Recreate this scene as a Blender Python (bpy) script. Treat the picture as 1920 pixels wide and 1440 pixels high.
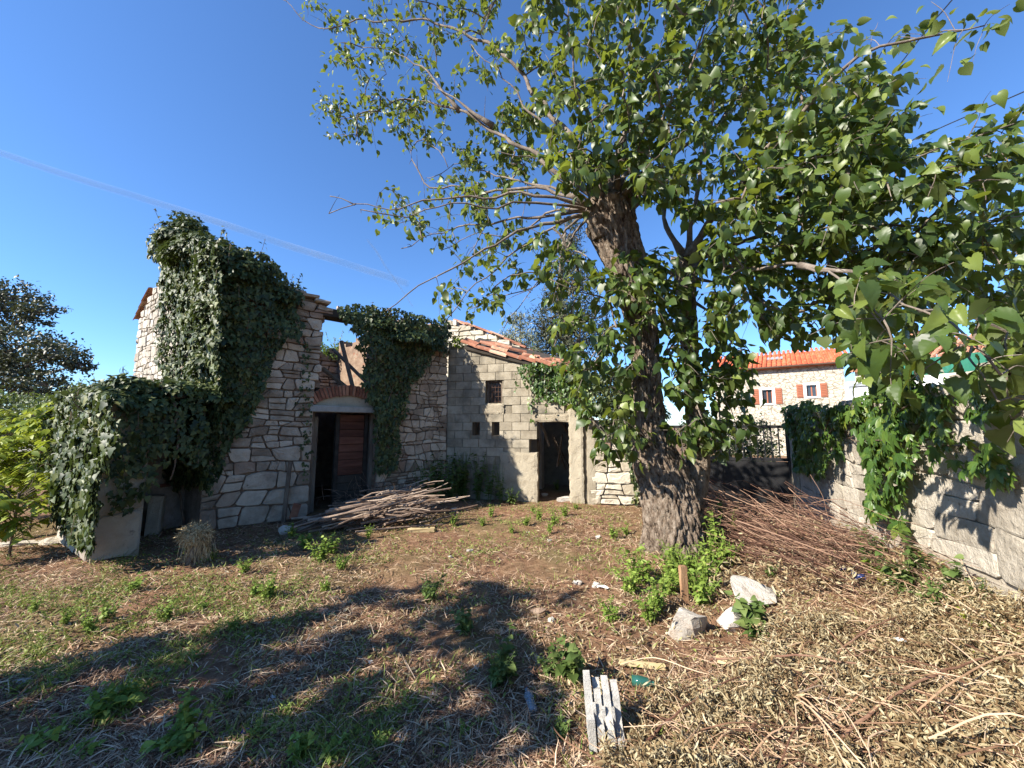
import bpy, math, random
import numpy as np
from mathutils import Vector, Matrix

for o in list(bpy.data.objects):
    bpy.data.objects.remove(o)
SC = bpy.context.scene
COL = SC.collection
R = math.radians
rng = np.random.default_rng(11)
random.seed(11)

# ------------------------------------------------------------------ camera, sky, sun, exposure
FPX, PITCH, CAMZ = 725.0, R(6.3), 1.65          # focal length in photo pixels (1920 wide)
cam_d = bpy.data.cameras.new('camera')
cam_d.sensor_width = 36.0
cam_d.lens = FPX / 1920 * 36
cam_d.clip_start = 0.05
cam_d.clip_end = 120000
cam = bpy.data.objects.new('camera', cam_d)
COL.objects.link(cam)
cam.location = (0, 0, CAMZ)
cam.rotation_euler = (R(90) + PITCH, 0, 0)
SC.camera = cam

SUN_EL = R(34)
SUN_AZ = math.atan2(-0.86, -0.51)               # from +Y clockwise
SUN = Vector((math.sin(SUN_AZ) * math.cos(SUN_EL), math.cos(SUN_AZ) * math.cos(SUN_EL), math.sin(SUN_EL)))
world = bpy.data.worlds.new('World')
SC.world = world
world.use_nodes = True
wn = world.node_tree
sky = wn.nodes.new('ShaderNodeTexSky')
sky.sky_type = 'NISHITA'
sky.sun_disc = False
sky.sun_elevation = SUN_EL
sky.sun_rotation = SUN_AZ % (2 * math.pi)
sky.altitude = 0
sky.air_density = 1.0
sky.dust_density = 0.0
sky.ozone_density = 10.0
bg = wn.nodes['Background']
bg.inputs[1].default_value = 0.098
wn.links.new(sky.outputs[0], bg.inputs[0])
sun_d = bpy.data.lights.new('sun', 'SUN')
sun_d.energy = 5.0
sun_d.angle = R(0.5)
sun_d.color = (1.0, 0.93, 0.82)
sun = bpy.data.objects.new('sun', sun_d)
COL.objects.link(sun)
sun.rotation_euler = (-SUN).to_track_quat('-Z', 'Y').to_euler()
SC.view_settings.view_transform = 'Standard'
SC.view_settings.look = 'None'
SC.view_settings.exposure = 1.42
SC.view_settings.gamma = 1
SC.view_settings.use_curve_mapping = False
SC.render.engine = 'CYCLES'
SC.cycles.use_denoising = True
SC.cycles.max_bounces = 5
SC.cycles.transparent_max_bounces = 8
SC.cycles.caustics_reflective = False
SC.cycles.caustics_refractive = False

# ------------------------------------------------------------------ maths helpers
def ray(px, py):
    u = (px - 960) / FPX; v = (720 - py) / FPX
    return np.array([u, math.cos(PITCH) - v * math.sin(PITCH), math.sin(PITCH) + v * math.cos(PITCH)])
def at(px, py, Y):
    d = ray(px, py); s = Y / d[1]
    return np.array([0, 0, CAMZ]) + d * s
def gnd(px, py, z=0.0):
    d = ray(px, py); s = (z - CAMZ) / d[2]
    return np.array([0, 0, CAMZ]) + d * s
def to_px(P):
    P = np.atleast_2d(P) - np.array([0, 0, CAMZ])
    fw = P[:, 1] * math.cos(PITCH) + P[:, 2] * math.sin(PITCH)
    up = -P[:, 1] * math.sin(PITCH) + P[:, 2] * math.cos(PITCH)
    return np.stack([960 + FPX * P[:, 0] / fw, 720 - FPX * up / fw, fw], 1)
def unit(a):
    a = np.asarray(a, float)
    return a / (np.linalg.norm(a, axis=-1, keepdims=True) + 1e-9)
def vnoise(P, seed=0):
    P = np.atleast_2d(np.asarray(P, float))
    I = np.floor(P).astype(np.int64); Fr = P - I
    Fr = Fr * Fr * (3 - 2 * Fr)
    def h(dx, dy, dz):
        n = (I[:, 0] + dx) * 374761393 + (I[:, 1] + dy) * 668265263 + (I[:, 2] + dz) * 2147483647 + seed * 974634777
        n = (n ^ (n >> 13)) * 1274126177
        n = n ^ (n >> 16)
        return (n & 0xffff) / 65535.0
    x, y, z = Fr.T
    a = h(0, 0, 0) * (1 - x) + h(1, 0, 0) * x
    b = h(0, 1, 0) * (1 - x) + h(1, 1, 0) * x
    c = h(0, 0, 1) * (1 - x) + h(1, 0, 1) * x
    d = h(0, 1, 1) * (1 - x) + h(1, 1, 1) * x
    return (a * (1 - y) + b * y) * (1 - z) + (c * (1 - y) + d * y) * z
def fbm(P, seed=0, octv=3):
    P = np.atleast_2d(np.asarray(P, float)); t = 0; a = 0.5
    for k in range(octv):
        t = t + a * vnoise(P * 2 ** k, seed + k); a *= 0.5
    return t / (1 - 0.5 ** octv)
def in_poly(x, y, poly):
    x = np.asarray(x, float); y = np.asarray(y, float)
    r = np.zeros(x.shape, bool); n = len(poly); j = n - 1
    for i in range(n):
        xi, yi = poly[i]; xj, yj = poly[j]
        c = ((yi > y) != (yj > y)) & (x < (xj - xi) * (y - yi) / (yj - yi + 1e-12) + xi)
        r ^= c; j = i
    return r

# ------------------------------------------------------------------ mesh helpers
def np_mesh(name, V, *faces, smooth=False):
    me = bpy.data.meshes.new(name)
    V = np.asarray(V, np.float32)
    me.vertices.add(len(V)); me.vertices.foreach_set('co', V.ravel())
    faces = [np.asarray(f, np.int32) for f in faces if len(f)]
    idx = np.concatenate([f.ravel() for f in faces])
    tot = np.concatenate([np.full(len(f), f.shape[1], np.int32) for f in faces])
    st = np.concatenate([[0], np.cumsum(tot)[:-1]]).astype(np.int32)
    me.loops.add(len(idx)); me.loops.foreach_set('vertex_index', idx)
    me.polygons.add(len(tot)); me.polygons.foreach_set('loop_start', st)
    me.polygons.foreach_set('loop_total', tot)
    me.update(calc_edges=True)
    me.polygons.foreach_set('use_smooth', np.full(len(tot), bool(smooth)))
    return me
def add(name, me, mat=None, parent=None, loc=None, label=None, cat=None, group=None, kind=None):
    if mat is not None and len(me.materials) == 0: me.materials.append(mat)
    o = bpy.data.objects.new(name, me); COL.objects.link(o)
    if loc is not None: o.location = loc
    if parent is not None:
        o.parent = parent
        if 'base' in PB.get(parent.name, {}): o.matrix_parent_inverse = Matrix.Translation(-PB[parent.name]['base'])
    tag(o, label, cat, group, kind)
    return o
PB = {}
def tag(o, label=None, cat=None, group=None, kind=None):
    if label: o['label'] = label
    if cat: o['category'] = cat
    if group: o['group'] = group
    if kind: o['kind'] = kind
def thing(name, loc, label, cat, group=None):
    e = bpy.data.objects.new(name, None); COL.objects.link(e)
    e.location = loc; e.empty_display_size = 0.1
    PB[e.name] = {'base': Vector(loc)}
    tag(e, label, cat, group)
    return e
def join(parts):
    Vs, Fs, n = [], [], 0
    for V, F in parts:
        Vs.append(np.asarray(V, float)); Fs.append(np.asarray(F, int) + n); n += len(V)
    return np.concatenate(Vs), np.concatenate(Fs)
def box(c, s, rot=None):
    """quad box: centre, size, rot = 3x3 rows are axes"""
    x, y, z = np.array(s) / 2
    V = np.array([[-x, -y, -z], [x, -y, -z], [x, y, -z], [-x, y, -z], [-x, -y, z], [x, -y, z], [x, y, z], [-x, y, z]])
    F = np.array([[0, 3, 2, 1], [4, 5, 6, 7], [0, 1, 5, 4], [1, 2, 6, 5], [2, 3, 7, 6], [3, 0, 4, 7]])
    if rot is not None: V = V @ np.asarray(rot)
    return V + np.asarray(c), F
def bbox_bev(c, s, rot=None, b=0.01, jit=0.0, rg=rng):
    """chamfered box (24 verts) with a little unevenness"""
    x, y, z = np.array(s) / 2
    V = []
    for sz in (-1, 1):
        for sx, sy in ((-1, -1), (1, -1), (1, 1), (-1, 1)):
            V += [[sx * (x - b), sy * (y - b), sz * z], [sx * x, sy * (y - b), sz * (z - b)], [sx * (x - b), sy * y, sz * (z - b)]]
    V = np.array(V)
    def i(k, c_, a): return k * 12 + c_ * 3 + a
    Q, T = [], []
    Q.append([i(0, 3, 0), i(0, 2, 0), i(0, 1, 0), i(0, 0, 0)]); Q.append([i(1, 0, 0), i(1, 1, 0), i(1, 2, 0), i(1, 3, 0)])
    for c_, d_, a in ((0, 1, 2), (1, 2, 1), (2, 3, 2), (3, 0, 1)):
        Q.append([i(0, c_, a), i(0, d_, a), i(1, d_, a), i(1, c_, a)])
        Q.append([i(0, c_, 0), i(0, d_, 0), i(0, d_, a), i(0, c_, a)])
        Q.append([i(1, c_, a), i(1, d_, a), i(1, d_, 0), i(1, c_, 0)])
    for c_, (a, b_) in ((0, (1, 2)), (1, (2, 1)), (2, (1, 2)), (3, (2, 1))):
        Q.append([i(0, c_, a), i(0, c_, b_), i(1, c_, b_), i(1, c_, a)])
        T.append([i(0, c_, 0), i(0, c_, a), i(0, c_, b_)]); T.append([i(1, c_, 0), i(1, c_, b_), i(1, c_, a)])
    if jit: V = V + rg.normal(0, jit, V.shape)
    if rot is not None: V = V @ np.asarray(rot)
    return V + np.asarray(c), np.array(Q), np.array(T)
def resample(P, step):
    P = np.asarray(P, float)
    if len(P) > 2:      # catmull-rom
        Q = np.vstack([2 * P[0] - P[1], P, 2 * P[-1] - P[-2]]); out = []
        for i in range(1, len(Q) - 2):
            n = max(2, int(np.linalg.norm(Q[i + 1][:3] - Q[i][:3]) / step))
            t = np.linspace(0, 1, n, endpoint=False)[:, None]
            a, b, c, d = Q[i - 1], Q[i], Q[i + 1], Q[i + 2]
            out.append(0.5 * ((2 * b) + (c - a) * t + (2 * a - 5 * b + 4 * c - d) * t ** 2 + (3 * b - a - 3 * c + d) * t ** 3))
        out.append(P[-1:]); return np.vstack(out)
    n = max(2, int(np.linalg.norm(P[1][:3] - P[0][:3]) / step) + 1)
    return P[0] + (P[1] - P[0]) * np.linspace(0, 1, n)[:, None]
def tube(P, rad, sides=6, cap=True):
    P = np.asarray(P, float); n = len(P)
    rad = np.broadcast_to(np.asarray(rad, float), (n,))
    T = unit(np.gradient(P, axis=0))
    m = unit(T.mean(0)); ref = np.array([0, 0, 1.0]) if abs(m[2]) < 0.8 else np.array([1.0, 0, 0])
    A = unit(np.cross(T, ref)); B = np.cross(T, A)
    th = np.linspace(0, 2 * math.pi, sides, endpoint=False)
    V = P[:, None] + rad[:, None, None] * (np.cos(th)[None, :, None] * A[:, None] + np.sin(th)[None, :, None] * B[:, None])
    V = V.reshape(-1, 3)
    i = np.arange(n - 1)[:, None] * sides; j = np.arange(sides)[None]; k = (j + 1) % sides
    F = np.stack([i + j, i + k, i + sides + k, i + sides + j], -1).reshape(-1, 4)
    if cap:
        V = np.vstack([V, P[:1], P[-1:]]); a, b = n * sides, n * sides + 1
        jj = np.arange(sides); kk = (jj + 1) % sides
        F = np.vstack([F, np.stack([kk, jj, np.full(sides, a), np.full(sides, a)], 1)[:, [0, 1, 2, 2]],
                       np.stack([(n - 1) * sides + jj, (n - 1) * sides + kk, np.full(sides, b), np.full(sides, b)], 1)[:, [0, 1, 2, 2]]])
        Q = F[:len(F) - 2 * sides]; Tq = F[len(F) - 2 * sides:, :3]
        return V, Q, Tq
    return V, F, np.zeros((0, 3), int)
def join3(parts):
    Vs, Qs, Ts, n = [], [], [], 0
    for V, Q, T in parts:
        Vs.append(V); n0 = n; n += len(V)
        if len(Q): Qs.append(np.asarray(Q) + n0)
        if len(T): Ts.append(np.asarray(T) + n0)
    return (np.concatenate(Vs), np.concatenate(Qs) if Qs else np.zeros((0, 4), int), np.concatenate(Ts) if Ts else np.zeros((0, 3), int))
def mesh3(name, parts, smooth=False):
    V, Q, T = join3(parts)
    return np_mesh(name, V, Q, T, smooth=smooth)
def frames(tip, nrm):
    """arrays (N,3): rows X, Y=tip, Z=normal"""
    Y = unit(tip); Z = nrm - (nrm * Y).sum(1, keepdims=True) * Y
    bad = np.linalg.norm(Z, axis=1) < 1e-4
    Z[bad] = np.cross(Y[bad], np.array([1.0, 0.2, 0.1]))
    Z = unit(Z); X = np.cross(Y, Z)
    return np.stack([X, Y, Z], 1)
def scatter(tv, tf, pos, fr, size, bend=None):
    """copies of template -> one V, F.  size (N,) or (N,3)"""
    tv = np.asarray(tv, float); N = len(pos); size = np.asarray(size, float)
    if size.ndim == 1: size = size[:, None]
    L = tv[None] * size[:, None, :]
    V = np.einsum('nvi,nij->nvj', L, fr) + pos[:, None]
    F = (np.arange(N) * len(tv))[:, None, None] + np.asarray(tf)[None]
    return V.reshape(-1, 3), F.reshape(-1, np.asarray(tf).shape[1])

# ------------------------------------------------------------------ materials
def new_mat(name):
    m = bpy.data.materials.new(name); m.use_nodes = True
    nt = m.node_tree; return m, nt, nt.nodes['Principled BSDF']
def ramp(nt, cols, src):
    r = nt.nodes.new('ShaderNodeValToRGB'); e = r.color_ramp.elements
    while len(e) < len(cols): e.new(0.5)
    for k, (p, c) in enumerate(cols):
        e[k].position = p; e[k].color = (*c, 1)
    nt.links.new(src, r.inputs[0]); return r.outputs[0]
def mixc(nt, f, a, b, mode='MIX'):
    m = nt.nodes.new('ShaderNodeMix'); m.data_type = 'RGBA'; m.blend_type = mode
    for s, v in ((0, f), (6, a), (7, b)):
        if isinstance(v, (int, float)): m.inputs[s].default_value = v
        elif isinstance(v, tuple): m.inputs[s].default_value = (*v, 1)
        else: nt.links.new(v, m.inputs[s])
    return m.outputs[2]
def mth(nt, op, a, b=None):
    m = nt.nodes.new('ShaderNodeMath'); m.operation = op
    for k, v in enumerate((a, b)):
        if v is None: continue
        if isinstance(v, (int, float)): m.inputs[k].default_value = v
        else: nt.links.new(v, m.inputs[k])
    return m.outputs[0]
def noise(nt, co, scale, detail=4, rough=0.6, stretch=None):
    n = nt.nodes.new('ShaderNodeTexNoise'); n.inputs['Scale'].default_value = scale
    n.inputs['Detail'].default_value = detail; n.inputs['Roughness'].default_value = rough
    if stretch:
        mp = nt.nodes.new('ShaderNodeMapping'); mp.inputs['Scale'].default_value = stretch
        nt.links.new(co, mp.inputs[0]); co = mp.outputs[0]
    nt.links.new(co, n.inputs[0]); return n.outputs[0]
def surf(name, cols, scale=3, rough=0.9, bump=0.4, bscale=25, objvar=0.0, island=False, speck=None, dirt=None, stretch=None, metal=0, bdist=0.02, tint=None, spec=0.3):
    """rough surface: colour ramp by noise, per-object value shift, bump, spots of another colour"""
    m, nt, p = new_mat(name)
    g = nt.nodes.new('ShaderNodeNewGeometry'); co = g.outputs['Position']
    f = noise(nt, co, scale, 5, 0.65, stretch)
    oi = nt.nodes.new('ShaderNodeObjectInfo')
    rnd = oi.outputs['Random']
    if island: rnd = g.outputs['Random Per Island']
    if objvar:
        f = mth(nt, 'ADD', f, mth(nt, 'MULTIPLY', mth(nt, 'SUBTRACT', rnd, 0.5), objvar))
    c = ramp(nt, cols, f)
    if tint:            # a second per-object hue
        r2 = mth(nt, 'FRACT', mth(nt, 'MULTIPLY', rnd, 7.31))
        c = mixc(nt, ramp(nt, [(tint[1], (0, 0, 0)), (min(1, tint[1] + 0.2), (1, 1, 1))], r2), c, tint[0])
    if speck:
        s = noise(nt, co, speck[1], 3, 0.7)
        c = mixc(nt, ramp(nt, [(speck[2], (0, 0, 0)), (speck[2] + 0.1, (1, 1, 1))], s), c, speck[0])
    if dirt:
        s = noise(nt, co, dirt[1], 4, 0.6)
        c = mixc(nt, ramp(nt, [(dirt[2], (0, 0, 0)), (dirt[2] + 0.25, (1, 1, 1))], s), c, dirt[0])
    nt.links.new(c, p.inputs['Base Color'])
    p.inputs['Roughness'].default_value = rough; p.inputs['Metallic'].default_value = metal
    p.inputs['Specular IOR Level'].default_value = spec
    if bump:
        b = nt.nodes.new('ShaderNodeBump'); b.inputs['Strength'].default_value = bump; b.inputs['Distance'].default_value = bdist
        bn = noise(nt, co, bscale, 6, 0.7, stretch)
        nt.links.new(bn, b.inputs['Height']); nt.links.new(b.outputs[0], p.inputs['Normal'])
    return m
def leaf_mat(name, cols, back=None, trans=0.3, rough=0.45, tcol=None, spec=0.5):
    m, nt, p = new_mat(name)
    g = nt.nodes.new('ShaderNodeNewGeometry'); oi = nt.nodes.new('ShaderNodeObjectInfo')
    r = mth(nt, 'FRACT', mth(nt, 'ADD', g.outputs['Random Per Island'], oi.outputs['Random']))
    n = noise(nt, g.outputs['Position'], 1.1, 2)
    r = mth(nt, 'ADD', mth(nt, 'MULTIPLY', r, 0.8), mth(nt, 'MULTIPLY', mth(nt, 'SUBTRACT', n, 0.35), 0.5))
    c = ramp(nt, cols, r)
    if back: c = mixc(nt, mth(nt, 'MULTIPLY', g.outputs['Backfacing'], back[1]), c, back[0])
    nt.links.new(c, p.inputs['Base Color']); p.inputs['Roughness'].default_value = rough
    p.inputs['Specular IOR Level'].default_value = spec
    t = nt.nodes.new('ShaderNodeBsdfTranslucent')
    tc = mixc(nt, 0.5, c, tcol or (0.25, 0.33, 0.03)); nt.links.new(tc, t.inputs[0])
    ms = nt.nodes.new('ShaderNodeMixShader'); ms.inputs[0].default_value = trans
    nt.links.new(p.outputs[0], ms.inputs[1]); nt.links.new(t.outputs[0], ms.inputs[2])
    nt.links.new(ms.outputs[0], nt.nodes['Material Output'].inputs[0])
    return m
def plain(name, col, rough=0.6, metal=0, spec=0.5, alpha=1, trans=0):
    m, nt, p = new_mat(name)
    g = nt.nodes.new('ShaderNodeNewGeometry')
    n = noise(nt, g.outputs['Position'], 14, 4)
    c = mixc(nt, n, tuple(x * 0.75 for x in col), tuple(min(1, x * 1.2) for x in col))
    nt.links.new(c, p.inputs['Base Color']); p.inputs['Roughness'].default_value = rough
    p.inputs['Metallic'].default_value = metal; p.inputs['Specular IOR Level'].default_value = spec
    p.inputs['Alpha'].default_value = alpha; p.inputs['Transmission Weight'].default_value = trans
    return m

M = {}
M['stone'] = surf('facade_stone', [(0.25, (0.21, 0.16, 0.115)), (0.5, (0.385, 0.315, 0.24)), (0.75, (0.51, 0.435, 0.34))], 4, 0.92, 0.7, 30, 0.5, tint=((0.30, 0.2, 0.14), 0.88), dirt=((0.17, 0.14, 0.11), 1.7, 0.56), speck=((0.12, 0.10, 0.08), 14, 0.66))
M['mortar'] = surf('earth_mortar', [(0.3, (0.15, 0.095, 0.065)), (0.55, (0.24, 0.17, 0.12)), (0.75, (0.33, 0.26, 0.19))], 6, 0.95, 0.9, 40, speck=((0.25, 0.09, 0.05), 8, 0.6))
M['gable'] = surf('gable_stone', [(0.25, (0.24, 0.205, 0.165)), (0.5, (0.36, 0.325, 0.275)), (0.75, (0.45, 0.415, 0.36))], 5, 0.92, 0.8, 35, 0.5)
M['gablemortar'] = surf('gable_mortar', [(0.3, (0.20, 0.165, 0.13)), (0.7, (0.36, 0.31, 0.26))], 7, 0.95, 1.0, 40)
M['pale'] = surf('pale_stone', [(0.25, (0.29, 0.25, 0.195)), (0.5, (0.44, 0.39, 0.315)), (0.75, (0.55, 0.495, 0.41))], 5, 0.9, 1.0, 16, 0.3, speck=((0.22, 0.18, 0.13), 9, 0.62), dirt=((0.24, 0.2, 0.155), 1.3, 0.58), bdist=0.03)
M['palemortar'] = surf('pale_mortar', [(0.3, (0.28, 0.24, 0.19)), (0.7, (0.46, 0.41, 0.34))], 5, 0.95, 0.9, 40)
M['shedstone'] = surf('shed_stone', [(0.25, (0.36, 0.31, 0.23)), (0.5, (0.5, 0.45, 0.36)), (0.75, (0.6, 0.55, 0.45))], 5, 0.9, 0.7, 30, 0.4)
M['block'] = surf('concrete_block', [(0.25, (0.20, 0.17, 0.125)), (0.5, (0.305, 0.265, 0.20)), (0.75, (0.40, 0.355, 0.275))], 5, 0.95, 0.8, 70, 0.25, dirt=((0.12, 0.108, 0.085), 2.3, 0.48), bdist=0.02)
M['blockmortar'] = surf('block_mortar', [(0.3, (0.13, 0.11, 0.08)), (0.7, (0.24, 0.205, 0.15))], 6, 0.95, 0.7, 50)
M['plaster'] = surf('old_plaster', [(0.25, (0.23, 0.19, 0.135)), (0.5, (0.335, 0.29, 0.215)), (0.75, (0.42, 0.37, 0.28))], 3, 0.95, 0.9, 45, 0.2, speck=((0.2, 0.17, 0.13), 7, 0.62))
M['concrete'] = surf('lintel_concrete', [(0.3, (0.22, 0.21, 0.19)), (0.7, (0.36, 0.35, 0.32))], 6, 0.9, 0.4, 50)
M['rough_concrete'] = surf('coarse_concrete', [(0.3, (0.30, 0.285, 0.255)), (0.7, (0.49, 0.47, 0.425))], 18, 0.95, 1.0, 130, speck=((0.2, 0.19, 0.18), 60, 0.62), bdist=0.01)
M['limestone'] = surf('white_limestone', [(0.25, (0.30, 0.27, 0.225)), (0.5, (0.45, 0.42, 0.37)), (0.75, (0.57, 0.545, 0.49))], 9, 0.9, 0.7, 40, 0.3, dirt=((0.27, 0.2, 0.14), 9, 0.5))
M['brick'] = surf('old_brick', [(0.25, (0.16, 0.06, 0.035)), (0.5, (0.27, 0.115, 0.07)), (0.75, (0.36, 0.18, 0.11))], 10, 0.92, 0.6, 60, 0.5)
M['tile'] = surf('clay_tile', [(0.25, (0.25, 0.10, 0.06)), (0.5, (0.42, 0.20, 0.125)), (0.75, (0.52, 0.34, 0.24))], 8, 0.85, 0.5, 50, 0.6, speck=((0.25, 0.22, 0.18), 12, 0.62))
M['newtile'] = surf('red_clay_tile', [(0.25, (0.40, 0.085, 0.035)), (0.5, (0.52, 0.125, 0.055)), (0.75, (0.58, 0.19, 0.09))], 3, 0.8, 0.3, 40, 0.5, island=True)
M['oldwood'] = surf('weathered_wood', [(0.25, (0.07, 0.05, 0.037)), (0.5, (0.15, 0.115, 0.085)), (0.75, (0.24, 0.195, 0.15))], 9, 0.9, 0.7, 40, 0.4, stretch=(1, 1, 0.25))
M['doorwood'] = surf('red_brown_door_wood', [(0.25, (0.075, 0.028, 0.018)), (0.5, (0.14, 0.055, 0.035)), (0.75, (0.2, 0.09, 0.06))], 7, 0.8, 0.5, 50, 0.4, stretch=(0.3, 0.3, 1.6))
M['plankwood'] = surf('brown_plank_wood', [(0.25, (0.13, 0.065, 0.03)), (0.5, (0.25, 0.14, 0.075)), (0.75, (0.36, 0.23, 0.13))], 14, 0.85, 0.6, 60, stretch=(1, 1, 0.15))
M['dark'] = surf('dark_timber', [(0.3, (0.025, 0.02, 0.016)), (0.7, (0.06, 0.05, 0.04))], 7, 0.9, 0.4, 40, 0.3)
M['bark'] = surf('mulberry_bark', [(0.34, (0.055, 0.036, 0.025)), (0.46, (0.19, 0.14, 0.10)), (0.68, (0.37, 0.305, 0.24))], 20, 0.95, 1.0, 34, stretch=(1, 1, 0.42), bdist=0.07)
M['twig'] = surf('grey_branch_bark', [(0.25, (0.075, 0.055, 0.042)), (0.5, (0.155, 0.125, 0.10)), (0.75, (0.28, 0.24, 0.20))], 9, 0.9, 0.5, 60)
M['stick'] = surf('cut_stick_bark', [(0.2, (0.10, 0.065, 0.045)), (0.5, (0.235, 0.165, 0.12)), (0.8, (0.40, 0.31, 0.235))], 8, 0.9, 0.5, 50, 0.7)
M['redstem'] = surf('red_brown_stem', [(0.2, (0.05, 0.022, 0.014)), (0.5, (0.125, 0.06, 0.037)), (0.85, (0.29, 0.18, 0.12))], 4, 0.75, 0.2, 50, 0.9, island=True)
M['vine'] = surf('vine_stem', [(0.3, (0.09, 0.06, 0.04)), (0.7, (0.2, 0.15, 0.11))], 9, 0.9, 0.4, 50)
M['soil'] = None
M['straw'] = surf('straw_litter', [(0.1, (0.09, 0.043, 0.025)), (0.35, (0.21, 0.115, 0.066)), (0.6, (0.33, 0.21, 0.125)), (0.9, (0.52, 0.385, 0.26))], 2.2, 0.85, 0, 50, 1.2, island=True)
M['hay'] = surf('pale_hay', [(0.1, (0.16, 0.11, 0.05)), (0.5, (0.38, 0.29, 0.15)), (0.9, (0.55, 0.45, 0.27))], 4, 0.85, 0, 50, 1.0, island=True)
M['dryleaf'] = leaf_mat('dry_leaf', [(0.0, (0.075, 0.045, 0.024)), (0.25, (0.19, 0.125, 0.062)), (0.5, (0.30, 0.235, 0.13)), (0.75, (0.40, 0.34, 0.21)), (1.0, (0.56, 0.485, 0.33))], None, 0.2, 0.75, (0.4, 0.3, 0.12), 0.2)
M['mulberry'] = leaf_mat('mulberry_leaf', [(0.0, (0.022, 0.039, 0.009)), (0.3, (0.041, 0.071, 0.015)), (0.66, (0.070, 0.112, 0.024)), (0.98, (0.21, 0.25, 0.055))], ((0.085, 0.105, 0.034), 0.7), 0.34, 0.42, (0.38, 0.46, 0.03), 0.38)
M['ivy'] = leaf_mat('ivy_leaf', [(0.0, (0.014, 0.026, 0.009)), (0.4, (0.034, 0.054, 0.016)), (0.7, (0.07, 0.092, 0.028)), (0.9, (0.13, 0.14, 0.045)), (1.0, (0.24, 0.17, 0.07))], ((0.09, 0.11, 0.05), 0.6), 0.12, 0.52, (0.15, 0.22, 0.03), 0.3)
M['creeper'] = leaf_mat('creeper_leaf', [(0.0, (0.03, 0.07, 0.015)), (0.5, (0.06, 0.12, 0.022)), (0.85, (0.11, 0.17, 0.03)), (1.0, (0.28, 0.30, 0.04))], ((0.12, 0.17, 0.06), 0.6), 0.3, 0.42, (0.3, 0.38, 0.03))
M['weed'] = leaf_mat('weed_leaf', [(0.0, (0.09, 0.15, 0.022)), (0.5, (0.16, 0.24, 0.04)), (1.0, (0.28, 0.35, 0.075))], ((0.12, 0.18, 0.06), 0.5), 0.3, 0.55, (0.3, 0.4, 0.04), 0.3)
M['darkweed'] = leaf_mat('dark_weed_leaf', [(0.0, (0.04, 0.075, 0.016)), (0.5, (0.08, 0.125, 0.03)), (1.0, (0.15, 0.19, 0.055))], None, 0.25, 0.6, (0.2, 0.28, 0.04), 0.3)
M['grass'] = leaf_mat('short_grass', [(0.0, (0.09, 0.135, 0.024)), (0.5, (0.17, 0.22, 0.045)), (1.0, (0.32, 0.33, 0.11))], None, 0.25, 0.6, (0.3, 0.36, 0.06), 0.25)
M['yellowleaf'] = leaf_mat('yellow_green_leaf', [(0.0, (0.11, 0.16, 0.018)), (0.5, (0.20, 0.26, 0.028)), (1.0, (0.36, 0.38, 0.05))], None, 0.35, 0.5, (0.4, 0.45, 0.04), 0.3)
M['oak'] = leaf_mat('dark_oak_leaf', [(0.0, (0.02, 0.026, 0.012)), (0.5, (0.042, 0.05, 0.023)), (1.0, (0.085, 0.09, 0.042))], None, 0.15, 0.5, (0.12, 0.15, 0.04))
M['cypress'] = leaf_mat('cypress_needle', [(0.0, (0.02, 0.03, 0.012)), (0.5, (0.045, 0.055, 0.022)), (1.0, (0.10, 0.10, 0.045))], None, 0.12, 0.6, (0.12, 0.14, 0.04))
M['olive'] = leaf_mat('olive_leaf', [(0.0, (0.10, 0.12, 0.065)), (0.5, (0.19, 0.21, 0.135)), (1.0, (0.32, 0.33, 0.23))], None, 0.2, 0.55, (0.2, 0.24, 0.1))
M['fargreen'] = leaf_mat('far_tree_leaf', [(0.0, (0.04, 0.065, 0.02)), (0.5, (0.08, 0.115, 0.035)), (1.0, (0.15, 0.18, 0.06))], None, 0.2, 0.55)
M['metal'] = plain('dark_gate_metal', (0.022, 0.022, 0.024), 0.55, 0.3)
M['rust'] = plain('rusty_iron', (0.09, 0.045, 0.028), 0.85, 0.2)
M['white'] = plain('white_paint', (0.72, 0.72, 0.70), 0.7)
M['cream'] = plain('cream_render', (0.62, 0.56, 0.44), 0.85)
M['shutter'] = plain('red_brown_shutter', (0.26, 0.08, 0.035), 0.6)
M['glass'] = plain('window_glass', (0.03, 0.035, 0.045), 0.08, 0, 0.8)
M['net'] = plain('green_net', (0.012, 0.13, 0.085), 0.8)
M['paper'] = plain('white_scrap', (0.58, 0.57, 0.54), 0.8)
M['plastic'] = plain('clear_plastic', (0.62, 0.68, 0.74), 0.12, 0, 0.6, 1, 0.75)
M['greenglass'] = plain('green_bottle_glass', (0.05, 0.2, 0.16), 0.06, 0, 0.7, 1, 0.6)
M['purple'] = plain('purple_plastic', (0.07, 0.025, 0.35), 0.4)
M['blue'] = plain('blue_plastic_film', (0.012, 0.03, 0.13), 0.35)
M['greenplastic'] = plain('green_plastic', (0.01, 0.12, 0.07), 0.45)
M['orangeleaf'] = plain('orange_leaf', (0.55, 0.27, 0.09), 0.7)
M['cable'] = plain('black_cable', (0.02, 0.02, 0.022), 0.6)
M['greycap'] = plain('grey_sheet', (0.25, 0.27, 0.29), 0.7)

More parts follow.
